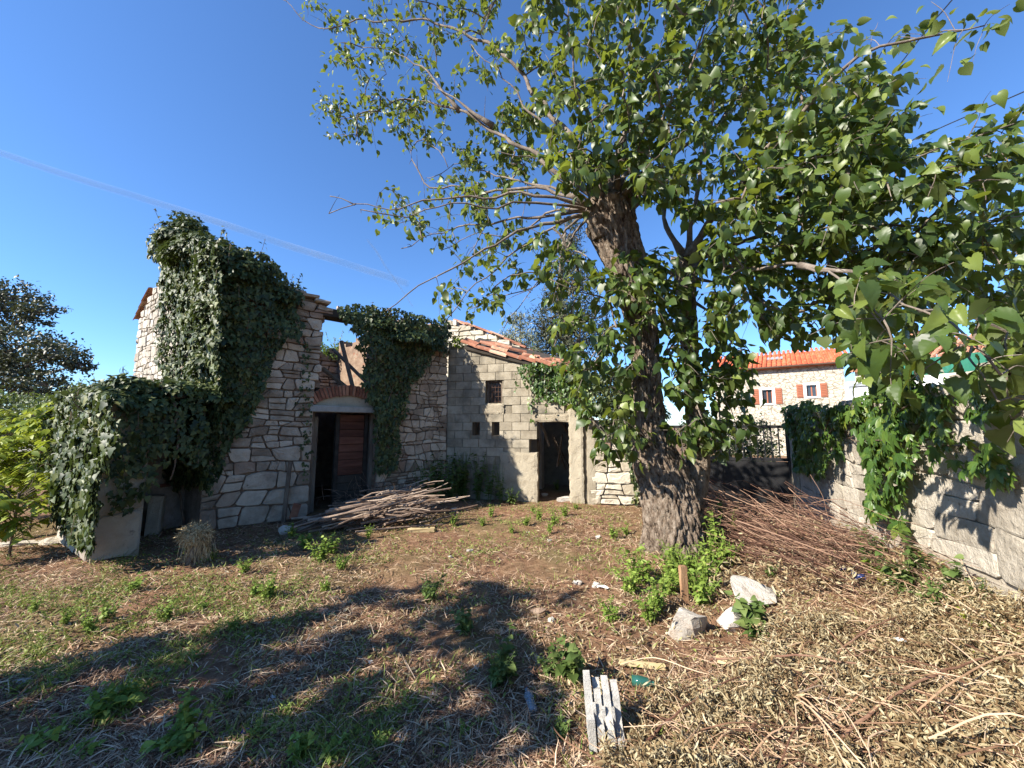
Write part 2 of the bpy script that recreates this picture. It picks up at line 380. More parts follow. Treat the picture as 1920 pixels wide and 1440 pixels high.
# ------------------------------------------------------------------ ground
WD = unit([0.3825, 0.924]); WN = np.array([-WD[1], WD[0]]); W0 = np.array([5.5, 7.7])   # the boundary wall on the right
def sstep(a, b, x):
    t = np.clip((x - a) / (b - a), 0, 1); return t * t * (3 - 2 * t)
def gz(x, y):
    x = np.asarray(x, float); y = np.asarray(y, float); sh = x.shape
    x = x.ravel(); y = y.ravel()
    dw = (x - W0[0]) * WN[0] + (y - W0[1]) * WN[1]
    z = 0.40 * np.exp(-(np.maximum(dw - 0.15, 0) / 1.0) ** 2) * sstep(5.0, 3.4, y) * (dw > -0.6)
    z += 0.45 * np.exp(-((x - 3.75) / 0.75) ** 2 - ((y - 5.5) / 1.2) ** 2)
    z += 0.14 * np.exp(-((x - 2.2) / 0.8) ** 2 - ((y - 5.0) / 0.7) ** 2)
    z += 0.10 * np.exp(-((x - 2.3) / 0.5) ** 2 - ((y - 3.6) / 0.5) ** 2)
    Ph = np.stack([x, y, x * 0], 1)
    z += 0.30 * np.exp(-(np.maximum(dw - 0.15, 0) / 1.3) ** 2) * sstep(5.0, 3.4, y) * (dw > -0.6) * (fbm(Ph * 2.3, 81, 2) - 0.45)
    near = np.exp(-((x / 14) ** 2 + ((y - 5) / 12) ** 2))
    P = np.stack([x, y, x * 0], 1)
    z += near * (0.09 * (fbm(P * 0.7, 3) - 0.5) + 0.055 * (fbm(P * 3.5, 5, 2) - 0.5) + 0.03 * (fbm(P * 12, 9, 2) - 0.5))
    return z.reshape(sh)
def on_ground(px, py):
    p = gnd(px, py)
    for _ in range(4):
        p = gnd(px, py, float(gz(p[0], p[1])))
    return p
def axis(lo, hi, step, far, n=14):
    g = np.geomspace(0.3, far, n)
    return np.concatenate([(lo - g)[::-1], np.arange(lo, hi, step), hi + g])
gx = axis(-8.5, 5.5, 0.05, 3000); gy = axis(0.6, 9.6, 0.05, 3000)
GX, GY = np.meshgrid(gx, gy); GZ = gz(GX, GY)
nx, ny = len(gx), len(gy)
ii = (np.arange(ny - 1)[:, None] * nx + np.arange(nx - 1)[None]).ravel()
m, nt, p = new_mat('ground_soil')
g = nt.nodes.new('ShaderNodeNewGeometry'); co = g.outputs['Position']
n1 = noise(nt, co, 0.55, 4, 0.6); n2 = noise(nt, co, 9, 6, 0.75); n3 = noise(nt, co, 60, 4, 0.8)
c1 = ramp(nt, [(0.25, (0.08, 0.04, 0.024)), (0.45, (0.17, 0.09, 0.052)), (0.6, (0.28, 0.17, 0.10)), (0.8, (0.40, 0.30, 0.20))], mth(nt, 'ADD', mth(nt, 'MULTIPLY', n2, 0.7), mth(nt, 'MULTIPLY', n3, 0.3)))
c2 = mixc(nt, ramp(nt, [(0.45, (0, 0, 0)), (0.65, (0.6, 0.6, 0.6))], n1), c1, (0.12, 0.12, 0.045))
nt.links.new(c2, p.inputs['Base Color']); p.inputs['Roughness'].default_value = 0.95; p.inputs['Specular IOR Level'].default_value = 0.15
b = nt.nodes.new('ShaderNodeBump'); b.inputs['Strength'].default_value = 0.9; b.inputs['Distance'].default_value = 0.03
nt.links.new(mth(nt, 'ADD', n2, mth(nt, 'MULTIPLY', n3, 0.5)), b.inputs['Height']); nt.links.new(b.outputs[0], p.inputs['Normal'])
M['soil'] = m
add('ground', np_mesh('ground', np.stack([GX, GY, GZ], -1).reshape(-1, 3), np.stack([ii, ii + 1, ii + nx + 1, ii + nx], 1), smooth=True), M['soil'], kind='structure', label='trampled earth yard with dry litter and weeds')

LX, LY = np.arange(-9.5, 6.5, 0.05), np.arange(0.0, 10.5, 0.05)
LZ = gz(*np.meshgrid(LX, LY))
def gz(x, y):
    """ground height by table (the yard only)"""
    x = np.asarray(x, float); y = np.asarray(y, float)
    fx = np.clip((x + 9.5) / 0.05, 0, len(LX) - 1.001); fy = np.clip(y / 0.05, 0, len(LY) - 1.001)
    i = fx.astype(int); j = fy.astype(int); a = fx - i; b = fy - j
    return (LZ[j, i] * (1 - a) + LZ[j, i + 1] * a) * (1 - b) + (LZ[j + 1, i] * (1 - a) + LZ[j + 1, i + 1] * a) * b

# ------------------------------------------------------------------ masonry
class Wall:
    """vertical plane: origin (x,y), direction along it, outward normal to the viewer's side"""
    def __init__(s, O, f, n):
        s.O = np.array([O[0], O[1], 0.0]); s.f = np.array([*unit(f), 0.0]); s.n = np.array([*unit(n), 0.0])
        s.z = np.array([0, 0, 1.0])
        s.rot = np.stack([s.f, -s.n, s.z])          # rows: local x (along), y (inwards), z
    def P(s, u, v, out=0.0):
        u = np.asarray(u, float)[..., None]; v = np.asarray(v, float)[..., None]; out = np.asarray(out, float)[..., None]
        return s.O + u * s.f + v * s.z + out * s.n
    def uv(s, px, py):
        d = ray(px, py); c = np.array([0, 0, CAMZ])
        t = ((s.O - c) @ s.n) / (d @ s.n); q = c + d * t - s.O
        return np.array([q @ s.f, q[2]])
    def box(s, u0, u1, v0, v1, o0, o1):
        """box between along-coordinates, heights and outward offsets"""
        return box(s.P((u0 + u1) / 2, (v0 + v1) / 2, (o0 + o1) / 2), (u1 - u0, abs(o1 - o0), v1 - v0), s.rot)
    def bbox(s, u0, u1, v0, v1, o0, o1, b=0.01, jit=0.0):
        return bbox_bev(s.P((u0 + u1) / 2, (v0 + v1) / 2, (o0 + o1) / 2), (u1 - u0, abs(o1 - o0), v1 - v0), s.rot, b, jit)
def intervals(inside, v, u0, u1, du=0.02):
    u = np.arange(u0, u1 + 1e-6, du); k = inside(u, np.full_like(u, v))
    e = np.diff(np.concatenate([[0], k.astype(int), [0]]))
    return [(u[a], u[min(b - 1, len(u) - 1)]) for a, b in zip(np.where(e == 1)[0], np.where(e == -1)[0]) if b - a > 2]
def core(name, W, inside, u0, u1, v1, o_front, o_back, mat, parent=None, v0=-0.1, dv=0.1, **kw):
    parts = []
    v = v0
    while v < v1:
        for a, b_ in intervals(inside, v + dv / 2, u0, u1): parts.append(W.box(a, b_, v, v + dv, o_back, o_front))
        v += dv
    V, F = join(parts)
    return add(name, np_mesh(name, V, F), mat, parent, **kw)
def stone_mesh(poly, proud, deep, rg, W, c, flat=0.5):
    n = len(poly); q = poly - poly.mean(0)
    j = lambda s: rg.normal(0, s, n)
    r = np.sqrt((q ** 2).sum(1)).mean()
    rings = []
    for sc, out, jt in ((1.0, -deep, 0), (1.0, proud * 0.45, 0.0), (0.955, proud * 0.9, 0.025 * r), (0.6, proud, 0.06 * r)):
        rings.append(np.stack([q[:, 0] * sc + j(jt), q[:, 1] * sc + j(jt), np.full(n, out) + j(proud * 0.12 if jt else 0)], 1))
    L = np.concatenate(rings + [[[0, 0, proud * (1 + rg.normal(0, 0.15))]]])
    V = L[:, :1] * W.f + L[:, 1:2] * W.z + L[:, 2:] * W.n
    i = np.arange(n); k = (i + 1) % n
    Q = np.concatenate([np.stack([a * n + i, a * n + k, (a + 1) * n + k, (a + 1) * n + i], 1) for a in range(3)])
    T = np.stack([3 * n + i, 3 * n + k, np.full(n, 4 * n)], 1)
    if (W.f[0] * W.n[1] - W.f[1] * W.n[0]) > 0: Q = Q[:, ::-1]; T = T[:, ::-1]
    return np_mesh('stone', V, Q, T)
def masonry(W, inside, u0, u1, v0, v1, hr, wr, mat, parent, seed, proud=0.03, joint=0.012, wave=0.035, split=0.25, name='stone', big=None, skip=None):
    rg = np.random.default_rng(seed); v = v0; row = 0; n = 0
    lv = [v0]
    while lv[-1] < v1:
        h = rg.uniform(*hr)
        if big and lv[-1] < big[0]: h *= big[1]
        lv.append(lv[-1] + h)
    bnd = lambda i, u: lv[i] + (0 if i == 0 else wave * (vnoise(np.stack([np.atleast_1d(u) * 2.2, np.full(np.size(u), i * 7.3), np.full(np.size(u), seed)], 1), seed) - 0.5) * 2)
    for i in range(len(lv) - 1):
        vm = (lv[i] + lv[i + 1]) / 2; h = lv[i + 1] - lv[i]
        for a, b_ in intervals(inside, vm, u0, u1):
            cuts = [a]
            while cuts[-1] < b_ - wr[0] * 0.5:
                w = rg.uniform(*wr) * (0.7 + 0.6 * h / hr[1])
                cuts.append(cuts[-1] + w)
            if len(cuts) < 2: cuts.append(b_)
            cuts = np.array(cuts); cuts = a + (cuts - a) * (b_ - a) / (cuts[-1] - a)
            sl = rg.normal(0, 0.035, len(cuts)); sl[0] = sl[-1] = 0
            for k in range(len(cuts) - 1):
                ub0, ub1 = cuts[k] + sl[k], cuts[k + 1] + sl[k + 1]; ut0, ut1 = cuts[k] - sl[k], cuts[k + 1] - sl[k + 1]
                cells = []
                B = lambda u: float(bnd(i, u)[0]) if i else lv[0]
                T = lambda u: float(bnd(i + 1, u)[0])
                if rg.random() < split and h > hr[0] * 1.25:
                    t = rg.uniform(0.4, 0.6)
                    m0 = B(ub0) + (T(ut0) - B(ub0)) * t; m1 = B(ub1) + (T(ut1) - B(ub1)) * (t + rg.uniform(-0.08, 0.08))
                    x0, x1 = (ub0 + ut0) / 2, (ub1 + ut1) / 2
                    cells = [[(ub0, B(ub0)), (ub1, B(ub1)), (x1, m1), (x0, m0)], [(x0, m0), (x1, m1), (ut1, T(ut1)), (ut0, T(ut0))]]
                else: cells = [[(ub0, B(ub0)), (ub1, B(ub1)), (ut1, T(ut1)), (ut0, T(ut0))]]
                for c4 in cells:
                    c4 = np.array(c4); cc = c4.mean(0)
                    if skip is not None and skip(cc[0], cc[1]): continue
                    d = c4 - cc; ln = np.abs(d).max(0)
                    if ln.min() < 0.02: continue
                    c4 = cc + d * np.clip(1 - joint * rg.uniform(0.7, 1.5) / ln, 0.3, 1)
                    pts = []
                    for e in range(4):
                        p0, p1, p2 = c4[e - 1], c4[e], c4[(e + 1) % 4]
                        r0 = rg.uniform(0.06, 0.20)
                        la = min(np.linalg.norm(p0 - p1), np.linalg.norm(p2 - p1))
                        pts += [p1 + unit(p0 - p1) * la * r0, p1 + unit(p2 - p1) * la * rg.uniform(0.06, 0.20)]
                        if e in (0, 2): pts.append((p1 + p2) / 2 + rg.normal(0, 0.006, 2))
                    pts = np.array(pts) + rg.normal(0, 0.003, (len(pts), 2))
                    c = pts.mean(0); pr = proud * rg.uniform(0.5, 1.35)
                    me = stone_mesh(pts, pr, 0.05, rg, W, c)
                    add(name, me, mat, parent, loc=W.P(c[0], c[1])); n += 1
    return n

# ------------------------------------------------------------------ ruined house
C0 = np.array([-4.95, 6.3]); FD = unit([1.138, 1.0]); FN = np.array([FD[1], -FD[0]])
GD = unit([-0.837, 0.548]); GN = np.array([-GD[1], GD[0]]) * 1.0
GN = GN if GN[1] < 0 else -GN
FW = Wall(C0, FD, FN)                # front wall
GW = Wall(C0, GD, GN)                # gable wall
FL, GL = 4.50, 4.25
house = thing('ruined_house', (*C0, 0), 'roofless ruined stone house with ivy over its gable and a brick arched doorway', 'ruin')
top_px = [(428, 528), (520, 537), (560, 550), (603, 566), (660, 588), (760, 600), (836, 612)]
TU, TV = np.array([FW.uv(*q) for q in top_px]).T
du0, du1 = FW.uv(585, 860)[0], FW.uv(706, 860)[0]; dv1 = FW.uv(640, 772)[1]
gu0, gu1 = FW.uv(604, 650)[0], FW.uv(704, 650)[0]; gv0 = FW.uv(640, 728)[1]; gv1 = FW.uv(625, 592)[1]
arch_v = FW.uv(640, 728)[1]
def front_in(u, v):
    k = (u >= 0) & (u <= FL) & (v < np.interp(u, TU, TV) + 0.03 * np.sin(u * 17))
    k &= ~((u > du0) & (u < du1) & (v < arch_v + 0.02))
    k &= ~((u > gu0 + 0.04 * np.sin(v * 19)) & (u < gu1) & (v > gv0 - 0.02) & (v < gv1 + 0.0))
    return k
fw = core('front_wall', FW, front_in, 0, FL, 4.6, -0.035, -0.5, M['mortar'], house)
masonry(FW, lambda u, v: front_in(u, v) & (u < du0 + 0.25), 0.0, gu0 + 0.3, 0.0, 4.4, (0.11, 0.22), (0.10, 0.34), M['stone'], fw, 21, 0.036, 0.010, wave=0.075, big=(1.2, 1.5), split=0.3,
        skip=lambda u, v: (v > 2.9 and u < 0.7) )
masonry(FW, lambda u, v: front_in(u, v) & (u > du0 + 0.25), du0 + 0.3, FL, 0.0, 4.3, (0.10, 0.2), (0.09, 0.26), M['stone'], fw, 22, 0.034, 0.010, wave=0.07, split=0.25,
        skip=lambda u, v: (2.25 < v < 4.0 and u < 2.95))
# flat coping stones at the wall head
for k, (px, py) in enumerate([(530, 543), (556, 551), (582, 559), (604, 569)]):
    u, v = FW.uv(px, py)
    add('coping_stone', mesh3('coping', [FW.bbox(u - 0.15, u + 0.14, v - 0.0, v + 0.06, -0.45, 0.10, 0.012, 0.006)]), M['stone'], fw)
# timber lintel across the broken upper window
u0, v0 = FW.uv(592, 578); u1, v1 = FW.uv(690, 592)
V, Q, T = FW.bbox(u0, u1, gv1 - 0.03, gv1 + 0.13, -0.3, 0.03, 0.012, 0.008)
add('timber_lintel', np_mesh('timber_lintel', V, Q, T), M['dark'], house)
V, Q, T = FW.bbox(FW.uv(528, 560)[0], FW.uv(558, 560)[0], FW.uv(540, 578)[1], FW.uv(540, 562)[1], -0.1, 0.06, 0.01, 0.004)
add('beam_end', np_mesh('beam_end', V, Q, T), M['dark'], house)
# brick arch, plaster infill, concrete lintel
arch = add('tympanum', np_mesh('tympanum', *FW.box(du0 - 0.0, du1 + 0.0, dv1 + 0.07, arch_v - 0.10, -0.40, -0.05)), M['plaster'], house)
au0, au1 = du0 - 0.02, du1 + 0.02; half = (au1 - au0) / 2; uc = (au0 + au1) / 2
rise = 0.20; Rr = (half ** 2 + rise ** 2) / (2 * rise); vb = arch_v - 0.02 - rise - 0.13
a_max = math.asin(half / Rr); nb = 22
ring = add('arch', mesh3('arch', [tuple([*FW.box(uc - 0.01, uc + 0.01, arch_v - 0.2, arch_v - 0.16, -0.3, -0.1), np.zeros((0, 3), int)])]), M['mortar'], house)
pts = []
for k in range(24):        # mortar bed of the arch
    a0 = -a_max + 2 * a_max * k / 24; a1 = -a_max + 2 * a_max * (k + 1) / 24
    qs = []
    for o in (-0.30, -0.02):
        for a, r in ((a0, Rr), (a1, Rr), (a1, Rr + 0.22), (a0, Rr + 0.22)):
            qs.append(FW.P(uc + r * math.sin(a), vb + rise - Rr + r * math.cos(a), o))
    pts.append((np.array(qs), np.array([[0, 1, 2, 3], [4, 7, 6, 5], [0, 4, 5, 1], [1, 5, 6, 2], [2, 6, 7, 3], [3, 7, 4, 0]])))
V, F = join(pts); ring.data = np_mesh('arch', V, F); ring.data.materials.append(M['mortar'])
for k in range(nb):
    a = -a_max + 2 * a_max * (k + 0.5) / nb; r = Rr + 0.11 + rng.normal(0, 0.006)
    c = FW.P(uc + r * math.sin(a), vb + rise - Rr + r * math.cos(a), -0.09)
    ax = FW.f * math.cos(a) - FW.z * math.sin(a); az = FW.f * math.sin(a) + FW.z * math.cos(a)
    w = 2 * a_max * Rr / nb - 0.010
    V, Q, T = bbox_bev((0, 0, 0), (w, 0.2, 0.21), np.stack([ax, -FW.n, az]), 0.006, 0.003)
    add('brick', np_mesh('brick', V, Q, T), M['brick'], ring, loc=c)
V, Q, T = FW.bbox(du0 - 0.10, du1 + 0.08, dv1 - 0.01, dv1 + 0.11, -0.42, 0.05, 0.01, 0.003)
add('concrete_lintel', np_mesh('concrete_lintel', V, Q, T), M['concrete'], house)
# door leaf of horizontal boards, standing half open
dl0, dl1 = FW.uv(636, 850)[0], FW.uv(697, 850)[0]
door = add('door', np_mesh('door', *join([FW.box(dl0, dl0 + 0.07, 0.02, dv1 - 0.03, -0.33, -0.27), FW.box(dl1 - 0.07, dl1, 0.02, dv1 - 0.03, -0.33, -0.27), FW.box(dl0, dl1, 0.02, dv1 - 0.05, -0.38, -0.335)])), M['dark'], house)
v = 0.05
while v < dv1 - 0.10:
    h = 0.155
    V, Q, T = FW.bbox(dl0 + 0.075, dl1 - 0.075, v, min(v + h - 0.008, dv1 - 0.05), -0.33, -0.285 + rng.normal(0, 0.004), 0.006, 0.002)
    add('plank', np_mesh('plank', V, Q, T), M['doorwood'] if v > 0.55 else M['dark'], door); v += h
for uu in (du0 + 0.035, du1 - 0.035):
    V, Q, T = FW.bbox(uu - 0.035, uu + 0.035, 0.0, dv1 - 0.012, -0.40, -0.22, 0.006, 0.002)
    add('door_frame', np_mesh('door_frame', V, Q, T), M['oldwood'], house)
V, Q, T = FW.bbox(du0 + 0.08, du0 + 0.16, 0.0, dv1 - 0.1, -0.85, -0.32, 0.006, 0.004)
add('open_door', np_mesh('open_door', V, Q, T), M['oldwood'], house)
# gable wall
def gtop(u): return np.interp(u, [-0.05, 0.0, GL / 2, GL, GL + 0.05], [4.15, 4.2, 5.45, 4.08, 4.08])
gable_in = lambda u, v: (u >= 0) & (u <= GL) & (v < gtop(u) + 0.04 * np.sin(u * 21))
gw = core('gable_wall', GW, lambda u, v: gable_in(u, v) & (u > 0.49), 0, GL, 5.6, -0.03, -0.5, M['gablemortar'], house)
masonry(GW, lambda u, v: gable_in(u, v) & (u > 1.55), 1.5, GL, 1.95, 5.5, (0.11, 0.2), (0.10, 0.28), M['gable'], gw, 31, 0.03, 0.008, wave=0.06, split=0.35)
V, F = GW.box(0.002, 0.49, -0.1, 4.2, -0.45, -0.012); add('corner_masonry', np_mesh('corner_masonry', V, F), M['gablemortar'], house)
# rear and inner walls; joists and loft floor added to keep the ground floor dark
RW = Wall(C0 + GD * (GL - 0.45), FD, FN)
rear_in = lambda u, v: (v < 3.75 + 0.12 * np.sin(u * 5) + 0.06 * np.sin(u * 23))
rw = core('rear_wall', RW, rear_in, 0.1, 6.2, 4.0, -0.03, -0.45, M['mortar'], house)
masonry(RW, rear_in, 3.2, 6.2, 2.55, 3.9, (0.12, 0.2), (0.18, 0.4), M['stone'], rw, 33, 0.035, 0.012)
SW = Wall(C0 + FD * (FL - 0.02), GD, -GN)
core('cross_wall', SW, lambda u, v: v < 4.0 + 0.1 * np.sin(u * 7), 0.5, GL - 0.4, 4.3, 0.0, -0.4, M['mortar'], house)
for k in range(9):
    u = 0.5 + k * 0.45
    a = FW.P(u, 2.32, -0.52); b_ = FW.P(u - 0.27, 2.32, -3.5)
    V, Q, T = tube(np.array([a, b_]), 0.075, 6); add('added_floor_joist', np_mesh('joist', V, Q, T), M['dark'], house)
V, F = join([FW.box(0.5, FL - 0.1, 2.40, 2.44, -3.35, -0.52)]); add('added_loft_floor', np_mesh('added_loft_floor', V, F), M['dark'], house)
for (pa, pb, r) in (((604, 690, 7.9), (660, 735, 8.15), 0.05), ((640, 640, 8.6), (662, 728, 8.3), 0.045), ((625, 655, 9.0), (690, 720, 8.7), 0.04)):
    V, Q, T = tube(np.array([at(*pa), at(*pb)]), r, 6); add('fallen_rafter', np_mesh('rafter', V, Q, T), M['oldwood'], house)
# last tiles left at the gable's far eave
def barrel(L=0.42, r0=0.085, r1=0.07, th=0.014, seg=7):
    a = np.linspace(0, math.pi, seg); V = []
    for y, r in ((0, r0), (L, r1)):
        for rr in (r, r - th): V += [[rr * math.cos(t), y, rr * math.sin(t) * 0.8] for t in a]
    V = np.array(V); n = seg; F = []
    for i in range(n - 1):
        F += [[i, i + 1, 2 * n + i + 1, 2 * n + i], [n + i + 1, n + i, 3 * n + i, 3 * n + i + 1], [i + 1, i, n + i, n + i + 1], [2 * n + i, 2 * n + i + 1, 3 * n + i + 1, 3 * n + i]]
    F += [[0, 2 * n, 3 * n, n], [n - 1, 2 * n - 1, 4 * n - 1, 3 * n - 1]]
    return np_mesh('roof_tile', V, np.array(F))
TILE = barrel(); TILE.materials.append(M['tile'])
def put_tile(p, ydir, up, parent, s=1.0, name='roof_tile'):
    o = bpy.data.objects.new(name, TILE); COL.objects.link(o)
    Y = unit(ydir); X = unit(np.cross(Y, up)); Z = np.cross(X, Y)
    mt = Matrix([[X[i] * s, Y[i] * s, Z[i] * s, p[i]] for i in range(3)] + [[0, 0, 0, 1]])
    o.parent = parent
    if parent.name in PB: o.matrix_parent_inverse = Matrix.Translation(-PB[parent.name]['base'])
    o.matrix_basis = mt
    return o
for k in range(4):
    p = GW.P(GL + 0.10 - k * 0.16, 4.06 + k * 0.12, 0.02)
    put_tile(p, GW.f * -0.83 + GW.z * 0.55, GW.z, house)
    if k < 3: put_tile(GW.P(GL + 0.10 - k * 0.16, 4.06 + k * 0.12, -0.17), GW.f * -0.83 + GW.z * 0.55, GW.z, house)

# ------------------------------------------------------------------ lean-to stub left of the house
A0 = np.array([-5.15, 4.9]); AL = 1.75
AW = Wall(A0, GD, GN)
annex = thing('stone_lean_to', (*A0, 0), 'low stone stub of a collapsed lean-to smothered in ivy before the gable', 'ruin')
aw = core('end_wall', AW, lambda u, v: (v < 2.05), 0.0, AL, 2.1, -0.02, -0.46, M['plaster'], annex)
masonry(AW, lambda u, v: v < 2.0, 0.02, AL, 0, 1.95, (0.2, 0.36), (0.3, 0.6), M['gable'], aw, 41, 0.025, 0.012)
AE = Wall(A0 + GD * 0.0, -GN, FN)          # the end of the wall seen from the yard: along = into depth
masonry(AE, lambda u, v: (v < 2.0), 0.0, 0.46, 0, 1.95, (0.38, 0.6), (0.5, 0.6), M['plaster'], aw, 42, 0.03, 0.008, split=0.0)
BW = Wall(A0 + GD * AL, -GN, -GD)
core('back_wall', BW, lambda u, v: v < 2.05, 0.0, 1.5, 2.1, 0.4, 0.0, M['gablemortar'], annex)
for k in range(6):
    u = 0.4 + k * 0.25
    V, Q, T = bbox_bev(AW.P(u, 2.08, -0.75), (0.2, 1.35, 0.05), np.stack([AW.f, -AW.n * 0.985 + AW.z * 0.17, AW.z * 0.985 + AW.n * 0.17]), 0.008, 0.004)
    add('roof_board', np_mesh('roof_board', V, Q, T), M['oldwood'], annex)
pj = on_ground(288, 1000)
V, Q, T = bbox_bev((pj[0], pj[1], 0.27), (0.16, 0.2, 0.62), np.stack([[0.8, 0.6, 0], [-0.6, 0.8, 0], [0.03, 0.02, 1]]), 0.02, 0.012)
add('door_jamb', np_mesh('jamb', V, Q, T), M['plaster'], annex)

# ------------------------------------------------------------------ concrete block shed
S0 = C0 + FD * (FL + 0.02); S1 = np.array([1.66, 8.5])
SD = unit(S1 - S0); SN = np.array([SD[1], -SD[0]]); SWL = Wall(S0, SD, SN); SL = float(np.linalg.norm(S1 - S0))
shed = thing('block_shed', (*S0, 0), 'small grey concrete block shed with a doorless opening and broken clay tile roof', 'shed')
sx = lambda px, py=800: SWL.uv(px, py)[0]
sv = lambda py, px=950: SWL.uv(px, py)[1]
st_u = np.array([0, sx(870, 655), sx(900, 662), sx(1062, 700), SL + 0.1]); st_v = np.array([sv(648, 840), sv(652, 870), sv(660, 900), sv(702, 1062), sv(708, 1100)])
door_u = (sx(1008), sx(1066)); door_v = sv(791, 1035)
win = (sx(911, 735), sx(941, 735), sv(757, 925), sv(712, 925))
slits = [(sx(886), sx(898), sv(816, 892), sv(790, 892)), (sx(923), sx(935), sv(818, 929), sv(790, 929))]
gap = (sx(993), sx(1010), sv(850, 1000), sv(822, 1000))
def shed_in(u, v):
    k = (u >= 0) & (u <= SL) & (v < np.interp(u, st_u, st_v))
    for a, b_, c, d in [(door_u[0], door_u[1], -1, door_v), win, gap] + slits: k &= ~((u > a) & (u < b_) & (v > c) & (v < d))
    return k
bw = core('front_wall', SWL, shed_in, 0, SL, 3.8, -0.022, -0.2, M['blockmortar'], shed, dv=0.05)
plast_v = sv(848, 960); pil_u = sx(1066)
BLK = {}
def blocks(W, inside, u0, u1, v0, v1, bh, bl, mat, parent, skip):
    r = 0; v = v0
    while v < v1:
        for a, b_ in intervals(inside, v + bh / 2, u0, u1):
            u = a - (bl / 2 if r % 2 else 0.0) - ((a - u0) % bl)
            while u < b_:
                x0, x1 = max(u, a), min(u + bl, b_)
                if x1 - x0 > 0.05 and not skip((x0 + x1) / 2, v + bh / 2):
                    key = round((x1 - x0) / 0.02)
                    if key not in BLK:
                        V, Q, T = bbox_bev((0, 0, 0), (key * 0.02 - 0.009, 0.05, bh - 0.009), W.rot, 0.003, 0.0014)
                        BLK[key] = np_mesh('block', V, Q, T)
                    o = add('block', BLK[key], mat, parent, loc=W.P((x0 + x1) / 2, v + bh / 2, -0.028 + rng.normal(0, 0.0035)))
                u += bl
        v += bh; r += 1
blocks(SWL, shed_in, 0, SL, 0.0, 3.7, 0.195, 0.40, M['block'], bw,
       lambda u, v: (v < plast_v and u > sx(935)) or u > pil_u + 0.02 or (win[2] - 0.25 < v < win[2] - 0.0 and win[0] - 0.25 < u < win[1] + 0.1))
# rendered base left of the door, jamb pilaster right of it, rendered apron below the window
def lump(W, u0, u1, v0, v1, o0, o1, nu, nv, amp, seed):
    """closed slab with an uneven face"""
    us = np.linspace(u0, u1, nu); vs = np.linspace(v0, v1, nv); U, Vv = np.meshgrid(us, vs)
    ed = ((U == u0) | (U == u1) | (Vv == v0) | (Vv == v1))
    o = o1 + amp * (fbm(np.stack([U.ravel() * 6, Vv.ravel() * 6, U.ravel() * 0 + seed], 1), seed) - 0.5).reshape(U.shape) * 2 - ed * 0.012
    jj = amp * 0.6
    F1 = W.P(U + np.where(ed, rng.normal(0, jj, U.shape), 0), Vv + np.where(ed, rng.normal(0, jj, U.shape), 0), o).reshape(-1, 3)
    B1 = W.P(U, Vv, np.full_like(U, o0)).reshape(-1, 3); n = nu * nv
    i = (np.arange(nv - 1)[:, None] * nu + np.arange(nu - 1)[None]).ravel()
    F = [np.stack([i, i + 1, i + nu + 1, i + nu], 1), np.stack([i + nu, i + nu + 1, i + 1, i], 1) + n]
    e = list(range(nu)) + [nu * k + nu - 1 for k in range(1, nv)] + [nu * (nv - 1) + k for k in range(nu - 2, -1, -1)] + [nu * k for k in range(nv - 2, 0, -1)]
    e = np.array(e); e2 = np.roll(e, -1)
    F.append(np.stack([e, e + n, e2 + n, e2], 1))
    return np.concatenate([F1, B1]), np.concatenate(F)
add('rendered_base', np_mesh('rendered_base', *lump(SWL, sx(938), door_u[0] - 0.01, -0.05, plast_v, -0.18, 0.035, 14, 18, 0.012, 3)), M['plaster'], shed)
add('pilaster', np_mesh('pilaster', *lump(SWL, pil_u, sx(1093), -0.05, sv(742, 1080), -0.19, 0.05, 8, 34, 0.014, 4)), M['plaster'], shed)
add('door_head', np_mesh('door_head', *lump(SWL, door_u[0] - 0.12, pil_u - 0.005, door_v, door_v + 0.16, -0.19, 0.025, 16, 6, 0.01, 5)), M['plaster'], shed)
add('window_apron', np_mesh('window_apron', *lump(SWL, win[0] - 0.13, win[1] + 0.05, win[2] - 0.24, win[2] - 0.004, -0.18, 0.022, 12, 8, 0.014, 6)), M['plaster'], shed)
wg = add('window_grille', mesh3('window_grille', [tube(np.array([SWL.P(u, win[2], -0.12), SWL.P(u, win[3], -0.12)]), 0.006, 5) for u in np.linspace(win[0] + 0.04, win[1] - 0.04, 5)] +
     [tube(np.array([SWL.P(win[0], v, -0.113), SWL.P(win[1], v, -0.113)]), 0.006, 5) for v in np.linspace(win[2] + 0.06, win[3] - 0.06, 5)]), M['rust'], shed)
V, F = join([SWL.box(win[0], win[0] + 0.05, win[2], win[3], -0.18, -0.08), SWL.box(win[1] - 0.04, win[1], win[2], win[3], -0.18, -0.08), SWL.box(win[0] + 0.05, win[1] - 0.04, win[3] - 0.05, win[3], -0.18, -0.08)])
add('window_frame', np_mesh('window_frame', V, F), M['oldwood'], shed)
# side and back walls, fallen timbers inside
V, F = join([SWL.box(0.0, 0.15, -0.05, 3.5, -2.6, -0.21), SWL.box(SL - 0.2, SL, -0.05, 2.75, -2.6, -0.21), SWL.box(0.0, SL, -0.05, 2.1, -2.8, -2.6)])
add('shed_walls', np_mesh('shed_walls', V, F), M['blockmortar'], shed)
for k in range(9):
    a = SWL.P(rng.uniform(door_u[0] - 0.3, door_u[1] + 0.2), rng.uniform(0.9, 2.2), -rng.uniform(0.5, 1.6)); b_ = a + np.array([rng.uniform(-0.5, 0.5), rng.uniform(-0.2, 0.4), -rng.uniform(0.5, 1.1)])
    V, Q, T = bbox_bev((a + b_) / 2, (0.12, 0.035, float(np.linalg.norm(a - b_))), frames(unit(np.cross(b_ - a, [0.3, 1, 0.1]))[None], unit(b_ - a)[None])[0], 0.004, 0.003)
    add('fallen_board', np_mesh('fallen_board', V, Q, T), M['oldwood'], shed)
